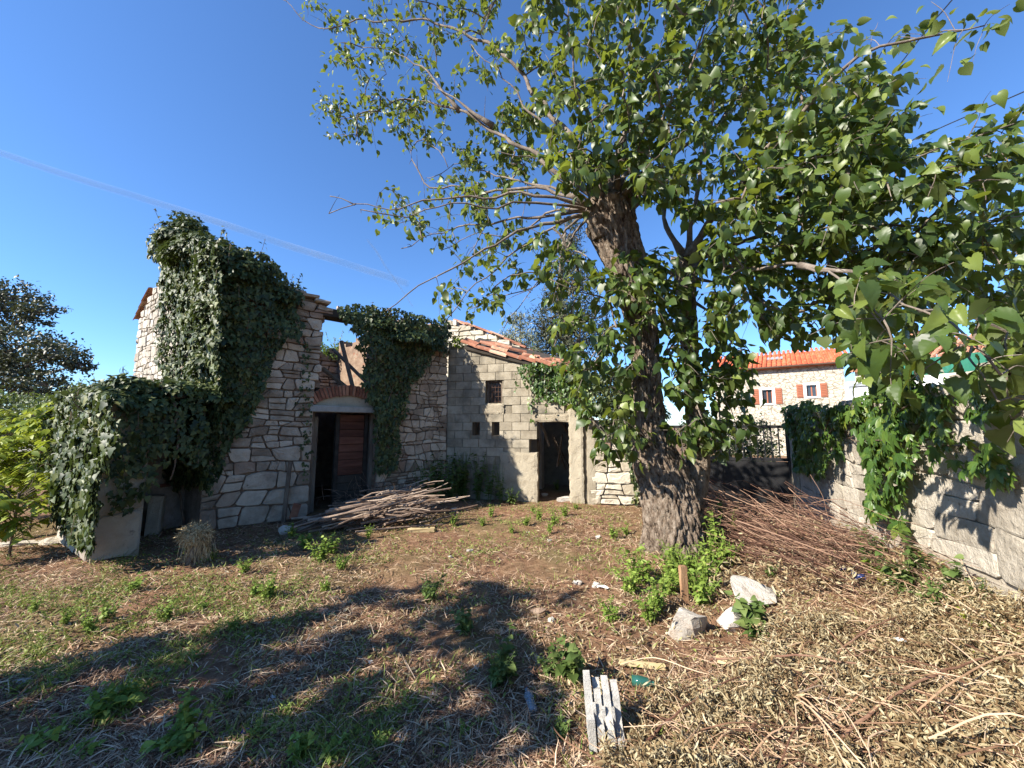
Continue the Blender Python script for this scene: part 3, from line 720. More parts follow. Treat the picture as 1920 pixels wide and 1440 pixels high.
# roof: falls to the right and towards the yard, tiles slipped and broken
roof_u = [sx(872, 655), sx(1075, 704)]
e0 = SWL.P(roof_u[0], np.interp(roof_u[0], st_u, st_v) + 0.03, 0.08); e1 = SWL.P(roof_u[1], np.interp(roof_u[1], st_u, st_v) + 0.03, 0.08)
rd = unit(e1 - e0); back = unit(-SWL.n + np.array([0, 0, 0.42])); rlen = float(np.linalg.norm(e1 - e0))
rn = unit(np.cross(rd, back)); rn = rn if rn[2] > 0 else -rn
rf = add('roof', np_mesh('roof', *box(e0 + rd * rlen / 2 + back * 0.62 - rn * 0.04, (rlen, 1.25, 0.05), np.stack([rd, back, rn]))), M['dark'], shed)
for r in range(4):
    for k in range(7):
        if r > 0 and rng.random() < 0.45: continue
        p = e0 + rd * (0.32 + k * (rlen - 0.3) / 6.4) + back * (0.07 + r * 0.17) + rn * (rng.uniform(0, 0.05) + (0.03 if r > 2 else 0)) + rng.normal(0, 0.015, 3)
        yd = -rd + back * rng.normal(0, 0.3 if r > 0 else 0.06) + rn * rng.normal(0.05, 0.12 if r > 0 else 0.04)
        put_tile(p, yd, rn, rf)
# tall sunlit rubble wall behind the shed with tiles on its slope
BKW = Wall(SWL.P(-0.25, 0, -1.7)[:2], SD, SN)
bt = [(838, 606), (850, 603), (905, 622), (940, 634), (1002, 664), (1015, 672)]
BU, BV = np.array([BKW.uv(*q) for q in bt]).T
back_in = lambda u, v: (v < np.interp(u, BU, BV))
bk = thing('stone_gable_stub', tuple(BKW.P(1.2, 0, -0.2)), 'sunlit pale rubble gable stub with broken tiles behind the block shed', 'wall')
bkw = core('gable_core', BKW, back_in, BU[0], BU[-1], 5.2, -0.03, -0.45, M['palemortar'], bk)
masonry(BKW, back_in, BU[0], BU[-1], 3.0, 5.0, (0.11, 0.2), (0.14, 0.36), M['shedstone'], bkw, 51, 0.04, 0.01)
for k in range(16):
    t = k / 15; u = BU[1] + 0.3 + (BU[-1] - BU[1] - 0.3) * t
    put_tile(BKW.P(u, np.interp(u, BU, BV) + 0.02 + rng.uniform(0, 0.05), rng.uniform(-0.25, 0.05)), unit(BKW.f * -1 + BKW.z * 0.45 + BKW.n * rng.normal(0, 0.2)), BKW.z, bk)

# low rubble wall right of the shed
LW = Wall(SWL.P(SL - 0.02, 0, -0.03)[:2], unit([0.99, -0.1]), unit([-0.1, -0.99]))
hole = (LW.uv(1133, 845)[0], LW.uv(1148, 845)[0], LW.uv(1140, 853)[1], LW.uv(1140, 832)[1])
LL = LW.uv(1225, 850)[0]
low_in = lambda u, v: (u >= 0) & (u <= LL) & (v < 1.80 - 0.05 * np.sin(u * 9)) & ~((u > hole[0]) & (u < hole[1]) & (v > hole[2]) & (v < hole[3]))
low = thing('rubble_wall', tuple(LW.P(0.6, 0)), 'low pale rubble stone wall with a small square hole beside the shed', 'wall')
lw = core('wall_core', LW, low_in, 0, LL, 1.9, -0.03, -0.35, M['palemortar'], low)
masonry(LW, lambda u, v: low_in(u, v) & (v < 1.74), 0, LL, 0, 1.72, (0.16, 0.27), (0.2, 0.45), M['shedstone'], lw, 61, 0.04, 0.012)
V, Q, T = LW.bbox(-0.02, 0.16, -0.05, 1.86, -0.30, 0.05, 0.02, 0.01); add('end_post', np_mesh('end_post', V, Q, T), M['plaster'], low)
V, Q, T = LW.bbox(0.0, 0.11, 1.86, 1.97, -0.20, 0.03, 0.008, 0.004); add('brick', np_mesh('brick', V, Q, T), M['brick'], low)
V, Q, T = LW.bbox(0.18, 0.72, 1.36, 1.42, -0.28, 0.06, 0.012, 0.006); add('stone_lintel', np_mesh('stone_lintel', V, Q, T), M['shedstone'], low)

# ------------------------------------------------------------------ boundary wall on the right
RWL = Wall(W0, -WD, WN); RL = 8.2
rt = lambda u: 1.84 + 0.16 * sstep(3.4, 5.2, u) + 0.05 * np.sin(u * 2.3) + 0.04 * np.sin(u * 7.1 + 1) - 0.10 * np.exp(-((u - 3.4) / 0.5) ** 2)
right_in = lambda u, v: (u >= 0) & (u <= RL) & (v < rt(u))
bound = thing('boundary_wall', (*W0, 0), 'tall pale stone boundary wall hung with green creeper beside the brush heap', 'wall')
rwl = core('wall_core', RWL, right_in, 0, RL, 2.1, -0.02, -0.42, M['palemortar'], bound)
masonry(RWL, lambda u, v: right_in(u, v), 0.42, RL, -0.05, 2.0, (0.2, 0.42), (0.35, 0.85), M['pale'], rwl, 71, 0.013, 0.006, wave=0.07, split=0.25)
u = 0.0
while u < RL:
    w = rng.uniform(0.3, 0.6); t = float(rt(u + w / 2))
    V, Q, T = RWL.bbox(u, u + w - 0.02, t - 0.02 + rng.uniform(0, 0.015), t + rng.uniform(0.05, 0.10), -0.46, 0.06 + rng.uniform(0, 0.05), 0.015, 0.01)
    add('coping_stone', np_mesh('coping_stone', V, Q, T), M['pale'], bound); u += w
V, Q, T = RWL.bbox(-0.02, 0.40, -0.1, 1.86, -0.44, 0.03, 0.02, 0.008); add('end_pier', np_mesh('end_pier', V, Q, T), M['plaster'], bound)
for k in range(3):
    V, Q, T = RWL.bbox(-0.02 + k * 0.13, 0.10 + k * 0.13, 1.93, 2.0, -0.30, 0.02, 0.008, 0.004); add('brick', np_mesh('brick', V, Q, T), M['brick'], bound)
# tiles and slabs lying along the wall head where it comes nearest
for k in range(12):
    put_tile(RWL.P(4.6 + k * 0.17, float(rt(4.6 + k * 0.17)) + 0.10, -0.42 + rng.normal(0, 0.02)), unit(RWL.n * -0.9 + RWL.z * 0.35), RWL.z, bound)

# ------------------------------------------------------------------ leaf templates
def leaf_rows(rows, tip, fold=0.22, droop=0.25, curl=0.0):
    """rows: (y_edge, half width, y_mid); blade folded on the midrib, drooping to the tip"""
    V, T = [], []
    def z(x, y): return fold * abs(x) - droop * max(y, 0) ** 2 - curl * x * x
    for ye, w, ym in rows: V += [[-w, ye, z(w, ye)], [0, ym, z(0, ym)], [w, ye, z(w, ye)]]
    V.append([0, tip, z(0, tip)]); n = len(rows)
    for i in range(n - 1):
        a = 3 * i; b = a + 3
        T += [[a, a + 1, b + 1], [a, b + 1, b], [a + 1, a + 2, b + 2], [a + 1, b + 2, b + 1]]
    a = 3 * (n - 1); t = 3 * n
    T += [[a, a + 1, t], [a + 1, a + 2, t]]
    return np.array(V, float), np.array(T)
HEART = leaf_rows([(-0.10, 0.17, 0.03), (0.02, 0.37, 0.10), (0.22, 0.45, 0.24), (0.44, 0.41, 0.45), (0.66, 0.28, 0.66), (0.85, 0.12, 0.85)], 1.0, 0.30, 0.32)
HEART2 = leaf_rows([(-0.08, 0.20, 0.03), (0.05, 0.40, 0.10), (0.28, 0.42, 0.28), (0.46, 0.43, 0.47), (0.64, 0.25, 0.66), (0.86, 0.10, 0.86)], 1.0, 0.10, 0.55, 0.5)
IVY = leaf_rows([(-0.06, 0.18, 0.02), (0.12, 0.48, 0.12), (0.36, 0.26, 0.36), (0.5, 0.28, 0.55)], 1.0, 0.15, 0.2)
OVAL = leaf_rows([(0.0, 0.05, 0.0), (0.3, 0.26, 0.3), (0.65, 0.22, 0.65)], 1.0, 0.25, 0.3)
LANCE = leaf_rows([(0.0, 0.03, 0.0), (0.35, 0.13, 0.35), (0.7, 0.09, 0.7)], 1.0, 0.25, 0.35)
DRYL = leaf_rows([(0.0, 0.05, 0.0), (0.25, 0.20, 0.25), (0.55, 0.22, 0.55), (0.8, 0.12, 0.8)], 1.0, 0.9, -0.5)
BLADE = (np.array([[-0.5, 0, 0], [0.5, 0, 0], [-0.45, 0.5, 0.08], [0.45, 0.5, 0.08], [-0.2, 1, 0.0], [0.2, 1, 0.0]]), np.array([[0, 1, 3], [0, 3, 2], [2, 3, 5], [2, 5, 4]]))
GRASSB = (np.array([[-0.5, 0, 0], [0.5, 0, 0], [-0.4, 0.5, 0.06], [0.4, 0.5, 0.06], [0, 1, 0.3]]), np.array([[0, 1, 3], [0, 3, 2], [2, 3, 4]]))
def rnd_unit(n, rg=rng):
    return unit(rg.normal(0, 1, (n, 3)))

# ------------------------------------------------------------------ the mulberry tree
def px_path(pts): return np.array([[*at(q[0], q[1], q[2]), q[3]] for q in pts])
tb = at(1268, 1035, 5.1)
mul = thing('mulberry_tree', (tb[0], tb[1], 0), 'big old mulberry tree with furrowed trunk and long bare pollard branches', 'tree')
def bark_trunk(name, path, parent, sides, step, amp, seed, flare=0.0, mat=None):
    P = resample(path, step); c = P[:, :3]; r = P[:, 3]; n = len(P)
    T = unit(np.gradient(c, axis=0)); A = unit(np.cross(T, np.array([0, 1.0, 0]))); B = np.cross(T, A)
    th = np.linspace(0, 2 * math.pi, sides, endpoint=False)
    L = np.concatenate([[0], np.cumsum(np.linalg.norm(np.diff(c, axis=0), axis=1))])
    TH, LL_ = np.meshgrid(th, L); RR = np.repeat(r[:, None], sides, 1)
    twist = TH + 0.25 * LL_
    q = np.stack([np.cos(twist).ravel() * 4.2, np.sin(twist).ravel() * 4.2, LL_.ravel() * 2.5], 1)
    f1 = np.abs(fbm(q * 2.3, seed, 3) - 0.5) * 2          # vertical plates and furrows
    f2 = fbm(np.stack([np.cos(TH).ravel() * 1.2, np.sin(TH).ravel() * 1.2, LL_.ravel() * 1.5], 1), seed + 5, 2) - 0.5
    f3 = fbm(q * np.array([3, 3, 2.2]), seed + 8, 2) - 0.5
    d = amp * ((np.clip(f1, 0, 0.22) / 0.22 - 0.6) * 1.0 + f3 * 0.9) + 0.35 * RR.ravel() * f2
    if flare: d = d + flare * np.exp(-LL_.ravel() / 0.22) * (0.55 + 0.45 * np.sin(TH.ravel() * 5 + 1))
    RR = RR.ravel() + d
    V = (c[:, None] + (np.cos(TH)[..., None] * A[:, None] + np.sin(TH)[..., None] * B[:, None]) * RR.reshape(n, sides, 1)).reshape(-1, 3)
    i = np.arange(n - 1)[:, None] * sides; j = np.arange(sides)[None]; k = (j + 1) % sides
    F = np.stack([i + j, i + sides + j, i + sides + k, i + k], -1).reshape(-1, 4)
    V = np.vstack([V, c[-1:] + T[-1:] * r[-1] * 0.4]); jj = (n - 1) * sides + np.arange(sides); kk = (n - 1) * sides + (np.arange(sides) + 1) % sides
    TT = np.stack([jj, np.full(sides, n * sides), kk], 1)
    return add(name, np_mesh(name, V, F, TT, smooth=True), mat or M['bark'], parent)
trunk_path = px_path([(1270, 1075, 5.1, .43), (1268, 1030, 5.1, .39), (1262, 970, 5.1, .345), (1250, 905, 5.15, .315), (1230, 858, 5.15, .27), (1216, 800, 5.15, .185), (1212, 720, 5.1, .165), (1206, 630, 5.1, .175), (1186, 540, 5.05, .215), (1163, 470, 5.0, .26), (1150, 425, 5.0, .30), (1142, 392, 5.0, .29), (1140, 368, 5.0, .20)])
bark_trunk('trunk', trunk_path, mul, 190, 0.015, 0.055, 4, 0.07)
stem2 = px_path([(1285, 960, 5.25, .20), (1305, 900, 5.3, .16), (1308, 830, 5.35, .135), (1300, 740, 5.4, .12), (1292, 640, 5.4, .115), (1286, 550, 5.35, .12), (1285, 485, 5.3, .15)])
bark_trunk('stem', stem2, mul, 48, 0.03, 0.018, 14)
for k in range(16):
    a = rng.uniform(0, 2 * math.pi); c = at(1146 + rng.uniform(-8, 8), rng.uniform(372, 440), 5.0) + np.array([math.cos(a) * 0.24, math.sin(a) * 0.24, 0]); r = rng.uniform(0.06, 0.11)
    d = np.array([math.cos(a) * 0.10, math.sin(a) * 0.10, 0.09])
    V, Q, T = tube(resample(np.array([c - d, c, c + d * 0.9]), 0.02), np.interp(np.arange(len(resample(np.array([c - d, c, c + d * 0.9]), 0.02))), [0, 6, 20], [r * 1.2, r, r * 0.35]), 14)
    V = V + (fbm(V * 16, 60 + k, 2) - 0.5)[:, None] * unit(V - c) * 0.07
    add('knob', np_mesh('knob', V, Q, T, smooth=True), M['bark'], mul)
for k in range(20):
    a = rng.uniform(0, 2 * math.pi); el = rng.uniform(-0.1, 1.3); d = np.array([math.cos(a) * math.cos(el), math.sin(a) * math.cos(el), math.sin(el)])
    c = at(1146, 388, 5.0) + d * np.array([0.2, 0.2, 0.12]); L = rng.uniform(0.12, 0.42); r = rng.uniform(0.02, 0.045)
    P = resample(np.array([c - d * 0.08, c + d * L * 0.5 + rng.normal(0, 0.02, 3), c + d * L + [0, 0, 0.06]]), 0.04)
    V, Q, T = tube(P, np.linspace(r * 1.5, r * 0.75, len(P)), 10); V = V + (fbm(V * 20, 90 + k, 2) - 0.5)[:, None] * unit(V - c) * 0.02
    add('branch_stub', np_mesh('branch_stub', V, Q, T, smooth=True), M['twig'], mul)
HEAD1 = at(1150, 412, 5.0); HEAD2 = at(1285, 490, 5.3)

limbs = [   # (photo x, photo y, distance) polylines, root radius
    ([(1120, 375, 5.0), (1060, 335, 5.1), (1000, 293, 5.3), (924, 236, 5.5), (867, 213, 5.7), (791, 184, 5.9), (738, 187, 6.0), (693, 213, 6.1), (635, 222, 6.2)], .055),
    ([(1130, 360, 5.0), (1062, 250, 5.2), (982, 140, 5.5), (951, 111, 5.6), (907, 76, 5.8), (853, 58, 5.9), (791, 33, 6.1), (738, 40, 6.2), (671, 42, 6.4), (613, 53, 6.5), (569, 31, 6.6), (524, -5, 6.6)], .06),
    ([(1110, 370, 5.0), (1060, 300, 5.0), (1009, 231, 5.1), (964, 178, 5.2), (924, 129, 5.3), (889, 91, 5.4)], .04),
    ([(924, 236, 5.5), (890, 214, 5.5), (858, 191, 5.6), (800, 153, 5.7)], .035),
    ([(862, 208, 5.7), (830, 172, 5.7), (800, 138, 5.8), (769, 111, 5.9), (733, 93, 6.0), (680, 90, 6.1)], .03),
    ([(1110, 388, 5.0), (1050, 362, 5.1), (1004, 351, 5.3), (924, 358, 5.5), (827, 355, 5.7), (787, 338, 5.8), (769, 289, 5.8), (791, 260, 5.7), (827, 284, 5.6), (838, 315, 5.5)], .038),
    ([(1105, 391, 5.0), (1040, 375, 4.9), (969, 369, 4.9), (836, 373, 4.9), (729, 391, 4.9), (671, 384, 4.9), (616, 402, 4.9)], .035),
    ([(665, 384, 4.9), (640, 372, 4.9), (617, 368, 4.9)], .008),
    ([(1105, 395, 5.0), (1050, 402, 5.0), (991, 409, 5.1), (920, 418, 5.2), (844, 431, 5.3), (790, 455, 5.3), (747, 464, 5.3)], .035),
    ([(1105, 404, 5.0), (1060, 408, 4.8), (1004, 427, 4.7), (924, 458, 4.5), (858, 493, 4.4), (769, 551, 4.3), (729, 582, 4.2)], .04),
    ([(1100, 402, 5.0), (1058, 413, 5.0), (1010, 440, 5.0), (969, 471, 5.0), (907, 511, 5.0), (870, 560, 5.0), (844, 595, 5.0)], .03),
    ([(1100, 396, 5.0), (1030, 400, 5.3), (960, 440, 5.6), (900, 440, 5.8), (830, 470, 6.0)], .03),
    ([(1110, 400, 5.0), (1060, 430, 5.2), (1020, 490, 5.3), (985, 560, 5.4), (950, 620, 5.4)], .025),
    ([(1110, 405, 5.0), (1080, 440, 5.4), (1045, 500, 5.6), (1000, 540, 5.8), (940, 560, 5.9), (880, 580, 6.0)], .03),
    ([(1105, 385, 5.0), (1020, 345, 5.5), (950, 330, 5.9), (880, 310, 6.3), (800, 330, 6.6)], .035),
    ([(1108, 380, 5.0), (1040, 330, 4.8), (985, 290, 4.7), (930, 290, 4.6)], .03),
    ([(1100, 392, 5.0), (1010, 385, 4.7), (930, 395, 4.5), (850, 385, 4.3), (760, 405, 4.2), (690, 395, 4.1)], .03),
    ([(1145, 350, 5.0), (1165, 270, 5.0), (1182, 180, 4.9), (1180, 105, 4.8), (1160, 50, 4.7), (1135, -10, 4.6), (1110, -120, 4.5)], .085),
    ([(1165, 355, 5.0), (1172, 270, 5.3), (1168, 190, 5.5), (1190, 60, 5.8), (1210, -60, 6.0)], .05),
    ([(1150, 352, 5.0), (1110, 260, 4.7), (1080, 130, 4.4), (1060, -20, 4.2)], .045),
    ([(1155, 352, 5.0), (1230, 240, 4.7), (1290, 110, 4.4), (1350, -30, 4.2)], .055),
    ([(1160, 360, 5.0), (1270, 290, 5.3), (1380, 190, 5.5), (1470, 70, 5.6), (1530, -40, 5.7)], .05),
    ([(1285, 490, 5.3), (1330, 420, 5.0), (1400, 330, 4.6), (1500, 220, 4.1), (1600, 110, 3.7), (1700, 75, 3.5), (1850, 45, 3.4)], .06),
    ([(1285, 490, 5.3), (1370, 440, 4.9), (1500, 395, 4.3), (1650, 340, 3.8), (1760, 280, 3.5), (1900, 235, 3.3)], .05),
    ([(1285, 495, 5.3), (1400, 450, 5.0), (1550, 405, 4.6), (1700, 420, 4.2), (1850, 415, 3.9), (1960, 395, 3.7)], .05),
    ([(1285, 500, 5.3), (1400, 480, 5.2), (1540, 465, 5.0), (1690, 490, 4.7), (1850, 500, 4.5), (1960, 480, 4.3)], .045),
    ([(1290, 500, 5.3), (1370, 500, 4.6), (1470, 500, 3.8), (1560, 515, 3.0), (1620, 560, 2.5), (1660, 610, 2.3)], .04),
    ([(1500, 498, 3.6), (1620, 520, 2.9), (1740, 580, 2.4), (1830, 640, 2.1), (1900, 700, 2.0)], .025),
    ([(1290, 495, 5.3), (1300, 380, 5.1), (1330, 250, 4.9), (1350, 90, 4.6), (1390, -50, 4.4)], .05),
    ([(1280, 480, 5.3), (1240, 390, 5.6), (1260, 260, 5.9), (1240, 120, 6.2), (1260, -40, 6.4)], .045),
    ([(1292, 520, 5.3), (1380, 540, 5.2), (1450, 580, 5.0), (1500, 610, 4.8)], .025),
    ([(1292, 560, 5.35), (1350, 600, 5.2), (1400, 660, 5.1), (1410, 730, 5.0)], .02),
    ([(1195, 600, 5.1), (1140, 560, 4.9), (1080, 540, 4.8), (1020, 520, 4.7)], .022),
    ([(1205, 660, 5.1), (1150, 650, 4.9), (1110, 680, 4.8), (1090, 740, 4.8)], .018),
    ([(1210, 760, 5.1), (1180, 760, 4.9), (1150, 790, 4.8), (1140, 840, 4.8)], .014),
    ([(1300, 760, 5.4), (1340, 740, 5.1), (1370, 770, 5.0), (1380, 840, 5.0)], .014),
]
nodes, npar, nrad = [HEAD1, HEAD2], [-1, -1], [0.2, 0.14]
chains = []          # (node index list, is limb)
for pts, r0 in limbs:
    if math.hypot(pts[0][0] - 1130, pts[0][1] - 385) < 62: pts = [(1150, 412, 5.0)] + list(pts)      # rooted inside the pollard head
    P = resample(np.array([at(*q) for q in pts]), 0.14)
    wv = np.stack([vnoise(P * 3.2 + 7 * q, 4 + q) for q in range(3)], 1) - 0.5
    P = P + wv * 0.15 * np.clip((np.arange(len(P)) - 2) / 4, 0, 1)[:, None]
    A = np.array(nodes); root = int(np.argmin(((A - P[0]) ** 2).sum(1)))
    ch = [root]
    for k, q in enumerate(P):
        nodes.append(q); npar.append(ch[-1]); nrad.append(r0 * 0.8 * (1 - 0.9 * (k / (len(P) - 1)) ** 0.8) * (1 + 0.8 * math.exp(-k / 1.8))); ch.append(len(nodes) - 1)
    chains.append((ch[1:], True))
n_limb = len(nodes)
# foliage regions: photo polygon, nearest and farthest distance, number of shoots, leaves per shoot
regions = [
    ([(1000, -120), (1560, -120), (1520, 60), (1600, 180), (1560, 330), (1440, 420), (1280, 400), (1180, 320), (1060, 240), (970, 120)], 3.8, 5.8, 500, 11),
    ([(1480, 230), (1640, 180), (1690, 330), (1600, 450), (1400, 470), (1330, 420)], 3.4, 5.2, 160, 10),
    ([(1600, 240), (1730, 220), (1740, 340), (1640, 420), (1560, 400)], 3.2, 4.4, 45, 9),
    ([(1580, 60), (1720, 40), (1730, 200), (1620, 250), (1540, 160)], 3.3, 4.2, 32, 7),
    ([(1720, 40), (1870, 20), (1880, 60), (1800, 110), (1720, 110)], 3.2, 3.6, 7, 5),
    ([(1720, 320), (1840, 240), (1930, 190), (1960, 300), (1850, 360), (1740, 400)], 3.1, 4.0, 38, 8),
    ([(1640, 430), (1760, 400), (1960, 370), (1960, 560), (1800, 590), (1650, 560)], 3.4, 4.8, 105, 10),
    ([(1330, 440), (1640, 440), (1640, 580), (1500, 610), (1340, 600)], 4.0, 5.4, 115, 10),
    ([(1570, 540), (1660, 500), (1700, 560), (1680, 660), (1600, 650)], 2.2, 2.8, 16, 6),
    ([(1740, 600), (1840, 580), (1930, 640), (1930, 800), (1850, 750), (1780, 690)], 1.95, 2.4, 17, 5),
    ([(1000, 440), (1120, 470), (1230, 480), (1250, 620), (1120, 620), (1010, 560)], 4.4, 5.4, 44, 9),
    ([(1040, 600), (1180, 600), (1190, 840), (1120, 860), (1070, 760)], 4.5, 5.0, 34, 9),
    ([(1230, 520), (1380, 560), (1400, 660), (1385, 850), (1280, 850), (1250, 700)], 4.7, 5.3, 62, 9),
    ([(1180, 470), (1330, 470), (1330, 600), (1190, 600)], 4.5, 5.1, 24, 9),
    ([(1420, 580), (1560, 580), (1600, 630), (1500, 640), (1450, 640)], 4.2, 5.2, 18, 9),
    ([(1590, 560), (1780, 570), (1720, 660), (1640, 720), (1590, 680)], 3.2, 4.4, 34, 9),
    ([(1090, 480), (1250, 480), (1250, 590), (1180, 570), (1100, 600)], 4.3, 4.75, 11, 9),
    ([(1120, 600), (1175, 590), (1185, 850), (1130, 830)], 4.4, 4.8, 14, 9), ([(1245, 600), (1340, 620), (1350, 850), (1260, 850)], 4.5, 4.9, 26, 9), ([(1170, 690), (1260, 690), (1260, 830), (1180, 820)], 4.6, 4.85, 4, 8),
    ([(1335, 610), (1385, 650), (1395, 780), (1400, 850), (1340, 840)], 4.9, 5.3, 22, 9),
    ([(990, 240), (1110, 290), (1125, 350), (1020, 340)], 4.0, 4.6, 14, 9),
    ([(1010, 250), (1200, 260), (1330, 330), (1230, 380), (1170, 345), (1080, 330)], 4.2, 4.7, 52, 9),
    ([(880, 210), (960, 190), (1010, 260), (1000, 360), (900, 390), (850, 340)], 5.8, 6.8, 52, 12),
    ([(560, 20), (700, -60), (960, -80), (980, 60), (860, 100), (760, 130), (620, 120)], 5.6, 6.8, 88, 11),
    ([(640, 90), (760, 90), (880, 130), (860, 210), (760, 230), (690, 200)], 5.6, 6.4, 42, 9),
    ([(590, 170), (720, 170), (780, 210), (700, 265), (600, 260)], 5.8, 6.4, 40, 10),
    ([(740, 190), (830, 200), (830, 270), (770, 290), (740, 250)], 5.6, 6.1, 16, 9),
    ([(690, 360), (850, 330), (1000, 350), (980, 420), (820, 440), (700, 420)], 4.7, 6.2, 46, 8),
    ([(820, 440), (980, 430), (990, 560), (900, 600), (800, 560)], 4.6, 5.8, 36, 8),
    ([(880, 90), (1000, 60), (1060, 180), (1010, 260), (930, 190)], 5.0, 6.0, 30, 10),
]
rg = np.random.default_rng(5)
targets = []
for poly, y0, y1, cnt, nl in regions:
    pa = np.array(poly); k = 0
    while k < cnt:
        x, y = rg.uniform(pa[:, 0].min(), pa[:, 0].max()), rg.uniform(pa[:, 1].min(), pa[:, 1].max())
        if in_poly(np.array([x]), np.array([y]), poly)[0]:
            targets.append((at(x, y, rg.uniform(y0, y1)), nl)); k += 1
dist = [min(np.linalg.norm(t[0] - HEAD1), np.linalg.norm(t[0] - HEAD2)) for t in targets]
arr = np.zeros((40000, 3)); arr[:len(nodes)] = nodes
leafP, leafT, leafN = [], [], []
for ti in np.argsort(dist):
    t, nl = targets[ti]; n = len(nodes)
    d = np.linalg.norm(arr[:n] - t, axis=1)
    d[:2] += 0.6
    j = int(np.argmin(d)); p0 = arr[j].copy(); L = d[j]
    if L < 0.08:
        t = t + rnd_unit(1, rg)[0] * 0.3; L = float(np.linalg.norm(t - p0))
    mid = (p0 + t) / 2 + np.array([0, 0, 0.10 * L]) + rnd_unit(1, rg)[0] * 0.08 * L
    end = t + unit(t - p0) * 0.12 + np.array([0, 0, -0.05])
    P = resample(np.array([p0, mid, t, end]), 0.12)[1:]
    ch = [j]
    for q in P:
        arr[len(nodes)] = q; nodes.append(q); npar.append(ch[-1]); nrad.append(0.0); ch.append(len(nodes) - 1)
    chains.append((ch, False))
    # leaves along the last half metre of the shoot
    Ls = np.concatenate([[0], np.cumsum(np.linalg.norm(np.diff(P, axis=0), axis=1))]) if len(P) > 1 else np.array([0.0])
    tot = Ls[-1]; s = tot - rg.uniform(0, min(0.62, tot + 0.05), nl); s = np.clip(s, 0, tot)
    C = np.stack([np.interp(s, Ls, P[:, a]) for a in range(3)], 1) if len(P) > 1 else np.repeat(P, nl, 0)
    dr = unit(P[-1] - p0)
    side = unit(np.cross(rnd_unit(nl, rg), dr))
    pet = side * rg.uniform(0.03, 0.10, (nl, 1)) + dr * rg.uniform(0, 0.05, (nl, 1))
    leafP.append(C + pet)
    leafT.append(side * 0.7 + dr * 0.35 + np.array([0, 0, -0.6]) + rnd_unit(nl, rg) * 0.45)
    leafN.append(np.array([SUN.x, SUN.y, SUN.z]) * 0.35 + np.array([0, 0, 0.6]) + side * 0.3 + rnd_unit(nl, rg) * 0.85)
leafP = np.concatenate(leafP); leafT = np.concatenate(leafT); leafN = np.concatenate(leafN)
# pipe model for the twigs
w = np.zeros(len(nodes))
for i in range(len(nodes) - 1, 1, -1):
    w[i] += 1; w[npar[i]] += w[i]
rads = np.array([max(r, min(0.0026 * (max(k, 1) / 3) ** 0.45, 0.022)) if i >= n_limb else max(r, 0.006) for i, (r, k) in enumerate(zip(nrad, w))])
tw = []
for ch, limb in chains:
    if limb:
        P = arr[ch]; V, Q, T = tube(P, rads[ch] * (1 + 0.12 * np.sin(np.arange(len(ch)) * 2.1)), 9)
        add('branch', np_mesh('branch', V, Q, T, smooth=True), M['twig'], mul)
    else:
        rr = rads[ch].copy(); rr[0] = rr[1] if len(rr) > 1 else rr[0]
        tw.append(tube(arr[ch], rr, 4, cap=False))
# short bare spurs along the pollard branches
for ch, limb in chains[:17]:
    for i in ch[4:]:
        if rg.random() < 0.5:
            p0 = arr[i]; d = rnd_unit(1, rg)[0] + np.array([-0.3, 0, 0.2]); L = rg.choice([0.04, 0.06, 0.25, 0.4], p=[0.4, 0.3, 0.2, 0.1])
            tw.append(tube(resample(np.array([p0, p0 + d * L * 0.5, p0 + d * L + [0, 0, -0.03]]), 0.06), np.linspace(0.006, 0.002, len(resample(np.array([p0, p0 + d * L * 0.5, p0 + d * L + [0, 0, -0.03]]), 0.06))), 4, cap=False))
add('twigs', mesh3('twigs', tw), M['twig'], mul, kind='stuff')
nL = len(leafP); fr = frames(leafT, leafN); size = rg.uniform(0.07, 0.15, nL) * np.interp(to_px(leafP)[:, 0], [700, 1050], [0.66, 1.0]); size[rg.random(nL) < 0.15] *= 0.6
pxs = to_px(leafP + leafT * 0.05)
vis = (pxs[:, 0] > 0) & (pxs[:, 0] < 1920) & (pxs[:, 1] > 0) & (pxs[:, 1] < 1440) & (pxs[:, 2] > 0.3)
score = np.where(vis, size / pxs[:, 2], 0); big = np.argsort(-score)[:300]
small = np.ones(nL, bool); small[big] = False
ka = small & (rg.random(nL) < 0.6); kb = small & ~ka
size3 = np.stack([size * rg.uniform(0.72, 1.15, nL), size, size * rg.uniform(0.2, 2.0, nL)], 1)
V1, F1 = scatter(*HEART, leafP[ka], fr[ka], size3[ka]); V2, F2 = scatter(*HEART2, leafP[kb], fr[kb], size3[kb])
V, F = join([(V1, F1), (V2, F2)])
add('foliage', np_mesh('foliage', V, F, smooth=True), M['mulberry'], mul, kind='stuff')
